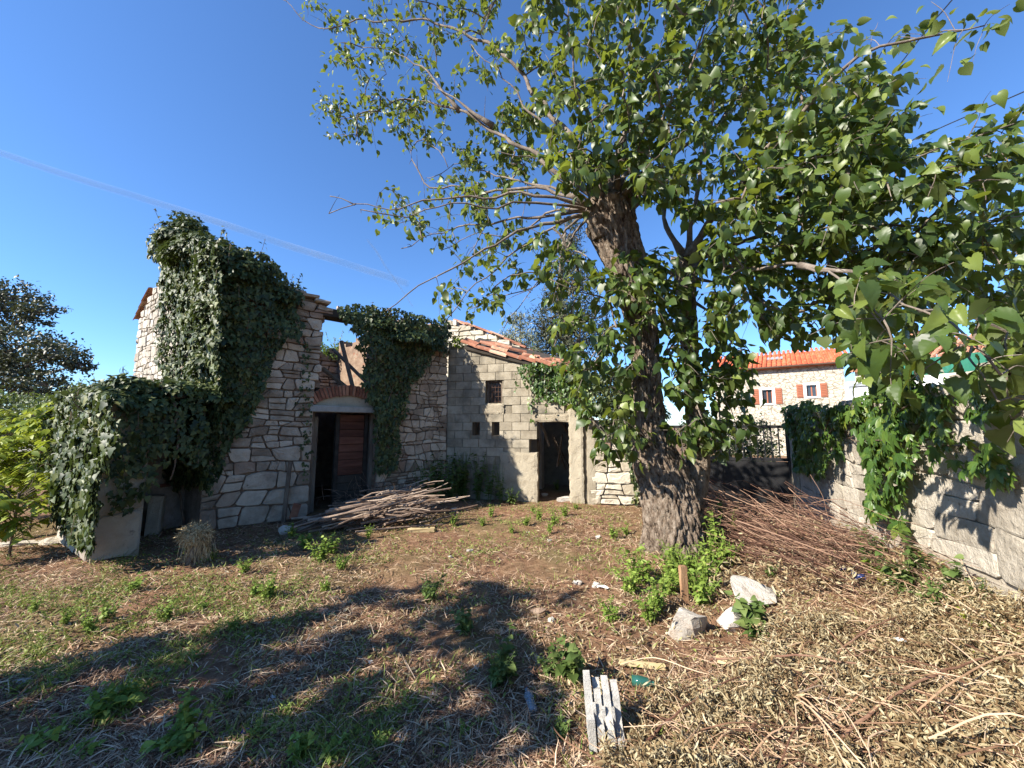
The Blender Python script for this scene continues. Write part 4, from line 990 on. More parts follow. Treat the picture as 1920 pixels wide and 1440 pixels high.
def fine_heart(seed, fold, droop):
    """large leaf with toothed edge and raised veins"""
    r = np.random.default_rng(seed); ys = np.linspace(0, 1, 15); prof = np.interp(ys, [0, 0.06, 0.2, 0.35, 0.55, 0.75, 0.9, 1], [0.16, 0.33, 0.44, 0.45, 0.37, 0.22, 0.10, 0.0])
    V, T = [], []
    cx = [-1, -0.66, -0.33, 0, 0.33, 0.66, 1]
    for k, (y, w_) in enumerate(zip(ys, prof)):
        for c in cx:
            tooth = (1 + (0.07 if k % 2 else -0.04)) if abs(c) == 1 else 1
            x = c * w_ * tooth; yy = y * 1.0 - (0.16 * (1 - y) ** 4) * min(1, abs(c) * 1.6) - 0.10 * abs(c) * 0.4
            z = fold * abs(x) - droop * y * y + 0.012 * math.sin((y * 7 + abs(c) * 1.6) * 2 * math.pi / 1.0) * min(1, abs(c) * 2) + r.normal(0, 0.006)
            V.append([x, yy, z])
    for k in range(14):
        for c in range(6):
            a = k * 7 + c; T += [[a, a + 1, a + 8], [a, a + 8, a + 7]]
    me = np_mesh('leaf', np.array(V), np.array(T), smooth=True); me.materials.append(M['mulberry']); return me
LM = [fine_heart(1, 0.30, 0.30), fine_heart(2, 0.12, 0.5), fine_heart(3, 0.5, 0.2), fine_heart(4, 0.2, 0.7)]
def put(me, pos, f3, s, parent, name='leaf', s3=(1, 1, 1)):
    o = bpy.data.objects.new(name, me); COL.objects.link(o); o.parent = parent
    if parent.name in PB: o.matrix_parent_inverse = Matrix.Translation(-PB[parent.name]['base'])
    o.matrix_basis = Matrix([[f3[0][i] * s * s3[0], f3[1][i] * s * s3[1], f3[2][i] * s * s3[2], pos[i]] for i in range(3)] + [[0, 0, 0, 1]])
    return o
for k, i in enumerate(big): put(LM[k % 4], leafP[i], fr[i], size[i] * 1.05, mul, s3=(rng.uniform(0.75, 1.1), 1, rng.uniform(0.5, 1.7)))

# ------------------------------------------------------------------ ivy
def ivy_on(W, poly_px, dens, thick, size, seed, lift=0.0, droop=0.0, clip=None):
    """leaves on a wall plane inside a polygon given where the photo shows it; returns positions, tips, normals, sizes"""
    rg = np.random.default_rng(seed)
    uv = np.array([W.uv(*q) for q in poly_px]); lo, hi = uv.min(0), uv.max(0)
    area = (hi - lo).prod(); n = int(area * dens)
    u = rg.uniform(lo[0], hi[0], n); v = rg.uniform(lo[1], hi[1], n)
    e = 0.10 * (fbm(np.stack([u * 4, v * 4, u * 0], 1), seed) - 0.5) * 2
    k = in_poly(u + e, v + e * 0.7, uv)
    if clip is not None: k &= clip(u, v)
    u, v = u[k], v[k]; n = len(u)
    b = fbm(np.stack([u * 2.1, v * 2.1, u * 0 + seed], 1), seed + 3, 3)
    o = 0.03 + thick * np.clip((b - 0.25) * 1.8, 0, 1.2) * rg.uniform(0.25, 1, n) ** 0.5 + rg.uniform(0, 0.05, n)
    P = W.P(u, v + lift, o)
    tip = np.array([0, 0, -0.9]) + W.f * rg.normal(0, 0.5, (n, 1)) + W.n * rg.uniform(0.0, 0.5, (n, 1))
    nr = W.n * 0.75 + np.array([0, 0, 0.45]) + rnd_unit(n, rg) * 0.6
    return P, tip, nr, rg.uniform(0.4, 1.35, n) * size
def ivy_blob(c, r, n, size, seed):
    rg = np.random.default_rng(seed); d = rnd_unit(n, rg); d[:, 2] = np.abs(d[:, 2]) * 1.0 - 0.15
    k = rg.uniform(0.55, 1, n) ** 0.4 * (0.75 + 0.5 * fbm(d * 2.5 + seed, seed, 2))
    P = np.asarray(c) + d * np.asarray(r) * k[:, None]
    return P, d * 0.6 + np.array([0, 0, -0.6]) + rnd_unit(n, rg) * 0.4, d + np.array([0, 0, 0.4]) + rnd_unit(n, rg) * 0.5, rg.uniform(0.6, 1.25, n) * size
def ivy_thing(name, base, label, parts, mat, tmpl=IVY, cat='ivy', stems=None, group=None):
    t = thing(name, tuple(base), label, cat, group)
    P, T, N, S = [np.concatenate([q[k] for q in parts]) for k in range(4)]
    rg = np.random.default_rng(len(P)); run = []      # loose runners hanging or reaching out of the mass
    if len(P) > 1500:
        ex = []
        for i in rg.integers(0, len(P), 70):
            nn = unit(N[i]) * rg.uniform(0.2, 0.9) + rnd_unit(1, rg)[0] * 0.6; L = rg.uniform(0.15, 0.5); up_ = rg.random() < 0.35
            pth = resample(np.array([P[i], P[i] + nn * L * 0.4 + [0, 0, 0.12 * L], P[i] + nn * L * 0.6 + [0, 0, L * (0.5 if up_ else -0.7)]]), 0.04)
            run.append(tube(pth, 0.0035, 4, cap=False)); m_ = len(pth)
            ex.append((pth + rg.normal(0, 0.02, pth.shape), rnd_unit(m_, rg) + [0, 0, -0.6], rnd_unit(m_, rg) * 0.7 + nn + [0, 0, 0.4], rg.uniform(0.5, 1.1, m_) * S.mean()))
        P, T, N, S = [np.concatenate([q, *[e[k] for e in ex]]) for k, q in enumerate((P, T, N, S))]
        add('runners', mesh3('runners', run), M['vine'], t, kind='stuff')
    V, F = scatter(*tmpl, P, frames(T, N), S)
    add('foliage', np_mesh('foliage', V, F, smooth=True), mat, t, kind='stuff')
    if stems:
        for st in stems:
            Pp = resample(np.array(st), 0.1); Pp = Pp + rng.normal(0, 0.012, Pp.shape)
            add('stem', np_mesh('stem', *tube(Pp, np.linspace(0.018, 0.008, len(Pp)), 6)), M['vine'], t)
    return t
gpoly = [(306, 475), (322, 452), (350, 432), (385, 452), (432, 470), (436, 700), (400, 905), (352, 915), (330, 830), (318, 780), (290, 745), (310, 720), (334, 690), (336, 640), (328, 600), (328, 540), (318, 520)]
fpoly = [(424, 470), (452, 470), (500, 492), (545, 535), (562, 560), (552, 575), (566, 610), (556, 640), (528, 640), (512, 665), (500, 705), (484, 740), (468, 780), (448, 815), (425, 835), (412, 880), (390, 925), (380, 900)]
ivy_thing('ivy', GW.P(0.3, 0, 0.3), 'thick ivy climbing over the gable and corner of the ruined house', [
    ivy_on(GW, gpoly, 1150, 0.30, 0.085, 101), ivy_on(FW, fpoly, 1100, 0.30, 0.085, 102),
    ivy_blob(GW.P(1.62, 5.2, 0.0), (0.45, 0.45, 0.55), 1300, 0.085, 103), ivy_blob(GW.P(1.0, 4.75, -0.1), (0.7, 0.5, 0.55), 1500, 0.085, 104), ivy_blob(FW.P(0.25, 4.2, -0.1), (0.6, 0.5, 0.5), 1300, 0.085, 105),
    ivy_blob(FW.P(0.85, 3.95, -0.15), (0.5, 0.4, 0.35), 700, 0.08, 106)] + [ivy_blob(FW.P(0.02 + 0.04 * (k % 2), 1.7 + 0.45 * k, 0.02), (0.34, 0.34, 0.42), 420, 0.085, 190 + k) for k in range(7)] + [ivy_blob(GW.P(2.35 - 0.33 * k, [5.35, 5.75, 5.55, 5.3, 5.1, 4.9, 4.75][k], -0.05 + 0.1 * (k % 2)), (0.2, 0.2, 0.24), 90, 0.075, 170 + k) for k in range(7)] + [ivy_blob(FW.P(0.2 + 0.3 * k, 4.62 - 0.14 * k, -0.1), (0.24, 0.2, 0.2), 100, 0.075, 180 + k) for k in range(4)], M['ivy'],
    stems=[[GW.P(0.4, 0, 0.05), GW.P(0.7, 1.0, 0.08), GW.P(0.5, 2.2, 0.05), GW.P(0.9, 3.6, 0.06)], [FW.P(0.1, 1.5, 0.05), FW.P(0.35, 2.4, 0.06), FW.P(0.3, 3.4, 0.05)]])
dpoly = [(618, 585), (660, 570), (700, 572), (760, 592), (834, 598), (838, 628), (815, 655), (795, 690), (770, 715), (752, 760), (745, 820), (742, 865), (722, 888), (700, 880), (692, 830), (702, 790), (690, 768), (684, 738), (672, 720), (676, 690), (668, 650), (655, 612), (640, 600)]
ivy_thing('ivy', FW.P(2.9, 0, 0.3), 'dark ivy curtain hanging right of the doorway of the ruined house', [
    ivy_on(FW, dpoly, 1050, 0.28, 0.08, 111), ivy_blob(FW.P(3.4, 3.55, -0.1), (0.65, 0.6, 0.34), 1300, 0.08, 112), ivy_blob(FW.P(2.75, 3.75, -0.1), (0.5, 0.5, 0.35), 900, 0.075, 113), ivy_blob(FW.P(4.05, 3.45, -0.1), (0.5, 0.5, 0.3), 800, 0.075, 114),
    ivy_on(FW, [(560, 640), (578, 640), (582, 760), (575, 900), (560, 900), (562, 760)], 260, 0.08, 0.06, 115)], M['ivy'],
    stems=[[FW.P(2.75, 0.6, 0.05), FW.P(2.8, 1.6, 0.1), FW.P(2.6, 2.5, 0.1), FW.P(2.7, 3.3, 0.05)], [FW.P(3.1, 0.9, 0.05), FW.P(2.95, 1.9, 0.14), FW.P(3.2, 2.9, 0.12)]])
# creeping plant on the rear wall head seen through the broken window
ivy_thing('wall_plant', RW.P(3.6, 3.7, -0.2), 'leafy plant on the inner wall head seen through the broken window', [ivy_blob(RW.P(u, 3.75 + 0.1 * math.sin(u * 9), -0.2), (0.4, 0.3, 0.42), 420, 0.075, 120 + k) for k, u in enumerate((3.5, 4.0, 4.4, 4.8, 5.3))], M['weed'], OVAL, 'plant')
# lean-to ivy: lit outer face, top, and the dark curtain over the hollow
CW = Wall(A0 + (-GN) * 0.42, -GN, FN)
top_ivy = [ivy_blob(AW.P(0.0, 1.95, -0.1), (0.26, 0.26, 0.24), 420, 0.085, 260), ivy_blob(AE.P(0.4, 1.9, 0.0), (0.26, 0.26, 0.3), 420, 0.085, 261)]
for k in range(9):
    u = 0.18 + k * 0.2
    for o in (-0.25, -0.75, -1.2): top_ivy.append(ivy_blob(AW.P(u + rng.normal(0, 0.05), 2.10 + rng.uniform(0, 0.10) - 0.10 * abs(o + 0.6), o), (0.30, 0.30, 0.22), 330, 0.08, 200 + k * 3 + int(-o * 10)))
ivy_thing('ivy', AW.P(0.8, 0, 0.3), 'glossy ivy heaped over the low lean-to stub in front of the gable', [
    ivy_on(AW, [(104, 765), (150, 738), (240, 742), (250, 800), (234, 880), (222, 940), (204, 985), (198, 1035), (180, 1028), (150, 1005), (133, 960), (112, 850)], 1000, 0.17, 0.085, 131),
    ivy_on(AE, [(236, 745), (300, 745), (330, 800), (262, 900), (258, 950), (246, 985), (240, 940), (215, 960), (212, 880), (200, 800)], 650, 0.16, 0.08, 132),
    ivy_on(CW, [(250, 745), (395, 745), (395, 880), (360, 880), (330, 862), (300, 880), (285, 930), (262, 930), (245, 860)], 520, 0.12, 0.075, 133)] + top_ivy, M['ivy'],
    stems=[[AE.P(0.35, 2.0, 0.05), AE.P(0.45, 1.5, 0.10), AE.P(0.42, 1.1, 0.06)], [CW.P(0.25, 2.0, 0.05), CW.P(0.35, 1.4, 0.1), CW.P(0.3, 0.9, 0.0)]])
# ivy over the shed eaves and the low wall
ivy_thing('ivy', SWL.P(SL - 0.4, 0, 0.2), 'green ivy spilling over the shed roof corner above its door', [
    ivy_on(SWL, [(972, 688), (1010, 680), (1062, 688), (1110, 700), (1118, 760), (1100, 800), (1078, 770), (1050, 748), (1012, 748), (990, 730)], 800, 0.25, 0.08, 141),
    ivy_on(SWL, [(985, 735), (1003, 740), (1002, 790), (992, 780)], 250, 0.05, 0.07, 144),
    ivy_blob(SWL.P(sx(1030), sv(693, 1030), -0.15), (0.5, 0.35, 0.22), 700, 0.08, 142), ivy_blob(SWL.P(sx(1085), sv(712, 1085), -0.1), (0.4, 0.4, 0.35), 700, 0.08, 143)], M['creeper'], IVY)
ivy_thing('ivy', LW.P(0.8, 0, 0.2), 'ivy matted over the low rubble wall behind the mulberry trunk', [
    ivy_on(LW, [(1108, 700), (1230, 690), (1230, 940), (1185, 940), (1180, 890), (1170, 840), (1120, 810)], 750, 0.30, 0.08, 151),
    ivy_blob(LW.P(0.6, 1.95, -0.2), (0.6, 0.4, 0.42), 1200, 0.08, 152), ivy_blob(LW.P(1.2, 1.9, -0.2), (0.6, 0.4, 0.5), 1200, 0.08, 153), ivy_blob(LW.P(0.9, 2.5, -0.7), (0.9, 0.5, 0.5), 1500, 0.08, 154)], M['ivy'])
ivy_thing('shoot_plant', SWL.P(0.3, 3.5, -0.2), 'yellow green leafy shoots at the top corner of the shed wall', [ivy_blob(SWL.P(0.22, 3.62, -0.15), (0.2, 0.2, 0.30), 160, 0.085, 161)], M['yellowleaf'], OVAL, 'plant')
# creeper on the boundary wall: palmate leaves, the large ones each a piece of its own
def palm_mesh():
    parts = []
    for a, s in ((-1.15, 0.62), (-0.55, 0.85), (0, 1.0), (0.55, 0.85), (1.15, 0.62)):
        V, T = leaf_rows([(0.05, 0.02, 0.05), (0.35, 0.15, 0.35), (0.62, 0.17, 0.62), (0.82, 0.09, 0.82)], 1.0, 0.25, 0.25)
        V = V * s; c, s_ = math.cos(a), math.sin(a)
        V = np.stack([V[:, 0] * c + V[:, 1] * s_, -V[:, 0] * s_ + V[:, 1] * c, V[:, 2]], 1); parts.append((V, T))
    return join(parts)
PV, PF = palm_mesh()
PALM = np_mesh('leaf', PV, PF, smooth=True); PALM.materials.append(M['creeper'])
def creeper(label, polys, dens, n_big, seed, base_u, size):
    t = thing('wall_creeper', tuple(RWL.P(base_u, 0.9, 0.1)), label, 'creeper', 'creepers on the boundary wall')
    q = [ivy_on(RWL, p_, dens, th, 1.0, seed + k) for k, (p_, th) in enumerate(polys)]
    P, T, N, S = [np.concatenate([w_[k] for w_ in q]) for k in range(4)]
    n = len(P); n_big = min(n_big, n // 2); fr_ = frames(T, N); big = np.random.default_rng(seed).permutation(n)[:n_big]; rest = np.setdiff1d(np.arange(n), big)
    for i in big: put(PALM, P[i], fr_[i], size * S[i], t)
    V, F = scatter(PV, PF, P[rest], fr_[rest], size * 0.62 * S[rest])
    add('foliage', np_mesh('foliage', V, F, smooth=True), M['creeper'], t, kind='stuff')
    for k in range(2):
        a = P[big[k % len(big)]]; V, Q, T_ = tube(resample(np.array([[*RWL.P(base_u, 1.85, -0.1)], RWL.P(base_u + 0.1 * k, 1.5, 0.06), a]), 0.08), 0.007, 5); add('stem', np_mesh('stem', V, Q, T_), M['vine'], t)
creeper('five fingered creeper clump hanging over the far end of the boundary wall', [([(1482, 765), (1530, 745), (1592, 755), (1590, 830), (1560, 900), (1500, 880), (1490, 820)], 0.18)], 300, 80, 301, 0.8, 0.16)
creeper('long green creeper trailing down the middle of the boundary wall', [([(1620, 770), (1660, 690), (1740, 690), (1770, 760), (1760, 850), (1730, 930), (1720, 985), (1670, 965), (1640, 940), (1660, 880), (1625, 850)], 0.2)], 330, 140, 302, 2.9, 0.165)
creeper('dense creeper mat lying along the top of the boundary wall', [([(1560, 775), (1640, 735), (1760, 715), (1900, 680), (1960, 690), (1960, 760), (1860, 780), (1760, 790), (1620, 800)], 0.16)], 260, 70, 304, 2.0, 0.15)
creeper('creeper sprays on the near stretch of the boundary wall', [([(1760, 800), (1830, 810), (1920, 850), (1960, 900), (1960, 940), (1860, 900), (1780, 870)], 0.15)], 230, 60, 303, 4.3, 0.13)

# ------------------------------------------------------------------ simple trees behind and beside
def clump_tree(name, base, label, H, r_trunk, clumps, n_leaf, size, mat, tmpl, seed, bark='twig', upright=False, cat='tree', nl_obj=0, group=None):
    """clumps: (x, y, z, rx, ry, rz) in metres from the base"""
    rg = np.random.default_rng(seed); base = np.array(base, float)
    t = thing(name, tuple(base), label, cat, group)
    C = np.array([c[:3] for c in clumps]) + base; Rr_ = np.array([c[3:] for c in clumps])
    top = base + np.array([0, 0, H])
    V, Q, T = tube(resample(np.array([base - [0, 0, 0.2], base + [0.05 * H, 0, H * 0.35], base + [-0.02 * H, 0.03 * H, H * 0.7], top]), 0.3), np.linspace(r_trunk, r_trunk * 0.25, len(resample(np.array([base - [0, 0, 0.2], base + [0.05 * H, 0, H * 0.35], base + [-0.02 * H, 0.03 * H, H * 0.7], top]), 0.3))), 8)
    add('trunk', np_mesh('trunk', V, Q, T, smooth=True), M[bark], t)
    br = []
    for c, r in zip(C, Rr_):
        z = min(max(c[2] - np.linalg.norm(c[:2] - base[:2]) * 0.6 - base[2], 0.25 * H), H * 0.95); a = base + np.array([0.01 * H, 0, z])
        P = resample(np.array([a, (a + c) / 2 + [0, 0, 0.12 * np.linalg.norm(c - a)], c]), 0.25)
        br.append(tube(P, np.linspace(r_trunk * 0.4, r_trunk * 0.08, len(P)), 5, cap=False))
        for _ in range(9):
            d = rnd_unit(1, rg)[0] * r * 0.95
            P2 = resample(np.array([c, c + d * 0.5 + [0, 0, 0.06], c + d]), 0.2); br.append(tube(P2, np.linspace(r_trunk * 0.1, r_trunk * 0.03, len(P2)), 4, cap=False))
    add('branches', mesh3('branches', br), M[bark], t, kind='stuff')
    vol = Rr_.prod(1) ** (2 / 3); cnt = (n_leaf * vol / vol.sum()).astype(int)
    P, N = [], []
    for c, r, n in zip(C, Rr_, cnt):
        m_ = max(4, n // 26); cc = rnd_unit(m_, rg) * rg.uniform(0.35, 1.0, (m_, 1)) ** 0.5       # twig-end sprays inside the clump
        k = rg.integers(0, m_, n); q = c + (cc[k] + rg.normal(0, 0.17, (n, 3))) * r
        P.append(q); N.append(unit(q - c) * 0.6)
    P = np.concatenate(P); N = np.concatenate(N); n = len(P)
    tip = rnd_unit(n, rg) + (np.array([0, 0, 0.8]) if upright else np.array([0, 0, -0.35]))
    V, F = scatter(*tmpl, P, frames(tip, N + np.array([0, 0, 0.4]) + rnd_unit(n, rg) * 0.8), rg.uniform(0.6, 1.3, n) * size)
    add('foliage', np_mesh('foliage', V, F, smooth=True), mat, t, kind='stuff')
    return t
def pxc(px, py, Y, rx, ry, base):        # clump where the photo shows it, radius in photo pixels
    c = at(px, py, Y) - np.array(base); s = Y / FPX
    return (*c, rx * s, (rx + ry) / 2 * s, ry * s)
b = at(-60, 800, 19); b[2] = 0
clump_tree('oak_tree', b, 'dark spreading tree beyond the yard at the far left edge', 6.0, 0.28, [pxc(*q, b) for q in ((20, 560, 19, 55, 32), (80, 585, 18.5, 38, 22), (-40, 580, 19, 60, 50), (40, 650, 18.6, 70, 40), (110, 665, 18.2, 52, 30), (20, 720, 18.5, 70, 40), (90, 725, 18.4, 50, 30), (-50, 680, 19, 60, 60), (150, 685, 18.2, 24, 16))], 15000, 0.16, M['oak'], OVAL, 401)
b = at(60, 800, 16); b[2] = 0
clump_tree('hedge_shrub', b, 'dark green shrub mass behind the pale low building', 2.6, 0.1, [pxc(*q, b) for q in ((30, 770, 16, 60, 30), (100, 770, 15.5, 50, 32), (150, 745, 15, 40, 30), (170, 790, 14.5, 40, 35), (-40, 770, 16, 50, 40))], 6000, 0.13, M['fargreen'], OVAL, 402, cat='shrub')
b = at(1065, 800, 13.2); b[2] = 0
clump_tree('cypress_tree', b, 'dark conifer standing behind the block shed', 8.6, 0.25, [pxc(*q, b) for q in ((1068, 440, 13.2, 30, 30), (1060, 490, 13.2, 42, 36), (1072, 540, 13.0, 52, 42), (1050, 590, 13.2, 58, 42), (1085, 640, 13, 62, 45), (1040, 660, 13.2, 55, 40), (1110, 600, 13.3, 40, 50), (1020, 620, 13.1, 34, 26))], 11000, 0.13, M['cypress'], LANCE, 403, upright=False)
b = at(975, 800, 12.5); b[2] = 0
clump_tree('olive_tree', b, 'silvery olive tree rising behind the shed roof', 4.0, 0.12, [pxc(*q, b) for q in ((965, 625, 12.5, 28, 26), (985, 650, 12.4, 32, 26), (950, 650, 12.6, 26, 20), (1005, 670, 12.3, 26, 18), (975, 600, 12.6, 20, 14))], 4200, 0.10, M['olive'], LANCE, 404, upright=True)
b = at(1905, 800, 13); b[2] = 0
clump_tree('walnut_tree', b, 'pale green tree beyond the white house at the right edge', 5.5, 0.14, [pxc(*q, b) for q in ((1900, 600, 13, 42, 34), (1945, 580, 13, 50, 40), (1880, 640, 12.8, 30, 22), (1930, 650, 13, 45, 40), (1915, 700, 13, 22, 26))], 4500, 0.17, M['fargreen'], HEART, 405)
b = at(1400, 800, 10.5); b[2] = 0
clump_tree('garden_hedge', b, 'clipped dark hedge behind the metal gate', 1.9, 0.06, [pxc(*q, b) for q in ((1350, 830, 10.4, 40, 40), (1400, 820, 10.4, 40, 36), (1440, 825, 10.3, 30, 34), (1370, 870, 10.3, 50, 40), (1425, 870, 10.2, 40, 40), (1310, 820, 10.6, 40, 40))], 5500, 0.07, M['ivy'], OVAL, 406, cat='hedge')
# tree behind the viewer whose shade falls across the near left of the yard
sb = (-6.9, -1.9, 0); sc_ = []; rs = np.random.default_rng(408)
for q in ((40, 1285), (130, 1268), (240, 1238), (350, 1212), (440, 1196), (540, 1168), (640, 1135), (740, 1112), (860, 1128), (960, 1150), (60, 1400), (300, 1395), (400, 1300), (510, 1275), (620, 1240), (740, 1225), (860, 1240), (700, 1325), (600, 1390), (780, 1395), (900, 1350), (430, 1390), (270, 1305), (20, 1345), (160, 1440), (980, 1290), (880, 1440), (520, 1450)):
    t_ = gnd(*q); h_ = rs.uniform(2.9, 4.4); k_ = h_ / math.tan(SUN_EL); r_ = rs.uniform(0.24, 0.42)
    sc_.append((t_[0] + SUN.x / math.cos(SUN_EL) * k_ - sb[0], t_[1] + SUN.y / math.cos(SUN_EL) * k_ - sb[1], h_, r_ * 1.2, r_, r_ * 0.7))
clump_tree('shade_tree', sb, 'tree standing outside the picture that shades the near left ground', 3.6, 0.16, sc_, 3000, 0.11, M['mulberry'], HEART, 407)

# bright pinnate saplings left of the lean-to
def pinnate(base, n_frond, L, rg, up=0.6, ls=0.085):
    P, T, N, S, ribs = [], [], [], [], []
    for k in range(n_frond):
        a = rg.uniform(0, 2 * math.pi); h = rg.uniform(0.25, 1.0); d = np.array([math.cos(a), math.sin(a), 0])
        root = np.array(base) + np.array([0, 0, h * up * 2]) + d * 0.03
        l = L * rg.uniform(0.6, 1.1); pth = resample(np.array([root, root + d * l * 0.5 + [0, 0, l * 0.35], root + d * l + [0, 0, l * 0.12]]), 0.05)
        ribs.append(tube(pth, np.linspace(0.006, 0.0025, len(pth)), 4, cap=False))
        td = unit(np.gradient(pth, axis=0))
        for i in range(3, len(pth)):
            sd = unit(np.cross(td[i], [0, 0, 1.0]))
            for s in (-1, 1):
                P.append(pth[i]); T.append(sd * s + td[i] * 0.45 + [0, 0, -0.15] + rg.normal(0, 0.12, 3)); N.append(np.array([0, 0, 1.0]) + rg.normal(0, 0.25, 3)); S.append(ls * rg.uniform(0.7, 1.2))
    return P, T, N, S, ribs
def sapling(px, py, Y, n, L, up, label, seed, mat=None, ls=0.125):
    rg = np.random.default_rng(seed); b = at(px, py, Y); b[2] = float(gz(b[0], b[1]))
    t = thing('ailanthus_sapling', tuple(b), label, 'sapling', 'bright saplings by the lean-to')
    P, T, N, S, ribs = pinnate(b, n, L, rg, up, ls)
    V, F = scatter(*LANCE, np.array(P), frames(np.array(T), np.array(N)), np.stack([np.array(S) * 1.9, np.array(S), np.array(S)], 1))
    add('foliage', np_mesh('foliage', V, F, smooth=True), mat or M['yellowleaf'], t, kind='stuff')
    add('stem', mesh3('stem', [tube(np.array([b, b + [0.02, 0, up * 2]]), 0.015, 6)] + ribs), M['vine'], t)
sapling(150, 960, 6.6, 60, 0.8, 1.05, 'tall yellow green sapling with feathery leaves beside the ivy stub', 501)
sapling(60, 960, 6.3, 60, 0.75, 0.65, 'low bright feathery sapling at the left edge of the yard', 502)
sapling(15, 940, 7.2, 60, 0.8, 0.85, 'feathery sapling half out of the picture before the low building', 503)
sapling(105, 930, 7.4, 55, 0.75, 0.8, 'yellow green sapling between the ivy stub and the low building', 504)
sapling(25, 985, 5.2, 45, 0.6, 0.4, 'small feathery sapling nearest the stone slabs', 505)

# ------------------------------------------------------------------ background buildings
def quadbox(name, parts, mat, parent):
    V, F = join(parts); return add(name, np_mesh(name, V, F), mat, parent)
# stone house on the right with red roof and two shuttered windows
H0 = at(1345, 800, 24.2)[:2]; H1 = at(1592, 800, 20.6)[:2]
HD = unit(H1 - H0); HN = np.array([HD[1], -HD[0]]); HN = HN if HN[1] < 0 else -HN
HW = Wall(H0, HD, HN); HLn = float(np.linalg.norm(H1 - H0))
far = thing('stone_house', (*H0, 0), 'pale stone house with red tiled roof and brown shutters beyond the wall', 'house')
ev = [HW.uv(1380, 694), HW.uv(1558, 682)]; eave = float(np.mean([e[1] for e in ev]))
M['farstone'] = surf('far_house_stone', [(0.25, (0.29, 0.255, 0.2)), (0.5, (0.43, 0.395, 0.33)), (0.75, (0.53, 0.495, 0.43))], 5, 0.9, 1.0, 9, speck=((0.26, 0.215, 0.16), 4.5, 0.6), bdist=0.06)
nt = M['farstone'].node_tree; p = nt.nodes['Principled BSDF']; src = p.inputs['Base Color'].links[0].from_socket
vo = nt.nodes.new('ShaderNodeTexVoronoi'); vo.feature = 'DISTANCE_TO_EDGE'; vo.inputs['Scale'].default_value = 3.6
mp = nt.nodes.new('ShaderNodeMapping'); mp.inputs['Scale'].default_value = (1, 1, 1.7); gg = nt.nodes.new('ShaderNodeNewGeometry')
nt.links.new(gg.outputs['Position'], mp.inputs[0]); nt.links.new(mp.outputs[0], vo.inputs[0])
nt.links.new(mixc(nt, ramp(nt, [(0.02, (1, 1, 1)), (0.09, (0, 0, 0))], vo.outputs['Distance']), src, (0.2, 0.165, 0.12)), p.inputs['Base Color'])
wins = [(HW.uv(1427, 740)[0], HW.uv(1450, 740)[0], HW.uv(1440, 757)[1], HW.uv(1440, 730)[1]), (HW.uv(1510, 732)[0], HW.uv(1534, 732)[0], HW.uv(1522, 744)[1], HW.uv(1522, 721)[1])]
def far_in(u, v):
    k = (u >= 0) & (u <= HLn) & (v < eave)
    for a, b_, c, d in wins: k &= ~((u > a) & (u < b_) & (v > c) & (v < d))
    return k
core('wall', HW, far_in, 0, HLn, eave, 0, -0.4, M['farstone'], far, dv=0.05)
for a, b_, c, d in wins:
    w = b_ - a
    wf = quadbox('window', [HW.box(a - 0.09, a + 0.05, c - 0.08, d + 0.1, -0.12, 0.03), HW.box(b_ - 0.05, b_ + 0.09, c - 0.08, d + 0.1, -0.12, 0.03), HW.box(a + 0.05, b_ - 0.05, d - 0.02, d + 0.1, -0.12, 0.028), HW.box(a + 0.05, b_ - 0.05, c - 0.08, c + 0.02, -0.12, 0.06)], M['white'], far)
    quadbox('pane', [HW.box(a + 0.05, b_ - 0.05, c + 0.02, d - 0.02, -0.2, -0.16)], M['glass'], wf)
    quadbox('sash', [HW.box((a + b_) / 2 - 0.03, (a + b_) / 2 + 0.03, c + 0.02, d - 0.02, -0.16, -0.12), HW.box(a + 0.05, a + 0.10, c + 0.02, d - 0.02, -0.16, -0.12), HW.box(b_ - 0.10, b_ - 0.05, c + 0.02, d - 0.02, -0.16, -0.12)], M['shutter'], wf)
    for s0 in (a - 0.10 - w * 0.52, b_ + 0.10):
        sh = quadbox('shutter', [HW.box(s0, s0 + w * 0.52, c - 0.02, d + 0.04, 0.032, 0.06)], M['shutter'], far)
        for k in range(7):
            vv = c + 0.05 + k * (d - c - 0.04) / 7
            quadbox('slat', [HW.box(s0 + 0.05, s0 + w * 0.52 - 0.05, vv, vv + (d - c) / 11, 0.06, 0.08)], M['shutter'], sh)
def tiled_roof(name, parent, e0, e1, upvec, length, mat, step=0.24):
    """roof plane of rows of curved tiles: real ridges, joined"""
    e0, e1 = np.array(e0), np.array(e1); d = unit(e1 - e0); L = float(np.linalg.norm(e1 - e0)); n = unit(np.cross(d, upvec)); n = n if n[2] > 0 else -n
    parts = [(*box(e0 + d * L / 2 + np.array(upvec) * length / 2 - n * 0.06, (L, length, 0.08), np.stack([d, unit(upvec), n])), np.zeros((0, 3), int))]
    k = 0.0
    while k < L:
        m_ = int(length / 0.4) + 1
        for j in range(m_):
            a = e0 + d * (k + step / 2) + unit(upvec) * j * 0.4 + n * (0.02 + 0.012 * (j % 2)); b_ = a + unit(upvec) * 0.43
            parts.append(tube(np.array([a, b_]), np.array([0.085, 0.07]), 7))
        k += step
    return add(name, mesh3(name, parts, smooth=False), mat, parent, kind='stuff')
upv = unit(np.array([*(-HN), 0]) * 0.93 + np.array([0, 0, 0.36]))
tiled_roof('roof', far, HW.P(-0.3, eave - 0.02, 0.3), HW.P(HLn + 0.2, eave - 0.02, 0.3), upv, 3.6, M['newtile'])
quadbox('skylight', [box(HW.P(HW.uv(1452, 672)[0], eave + 0.78, -1.6), (0.8, 0.06, 0.5), np.stack([HW.f, np.cross(upv, HW.f), upv]))], M['greycap'], far)
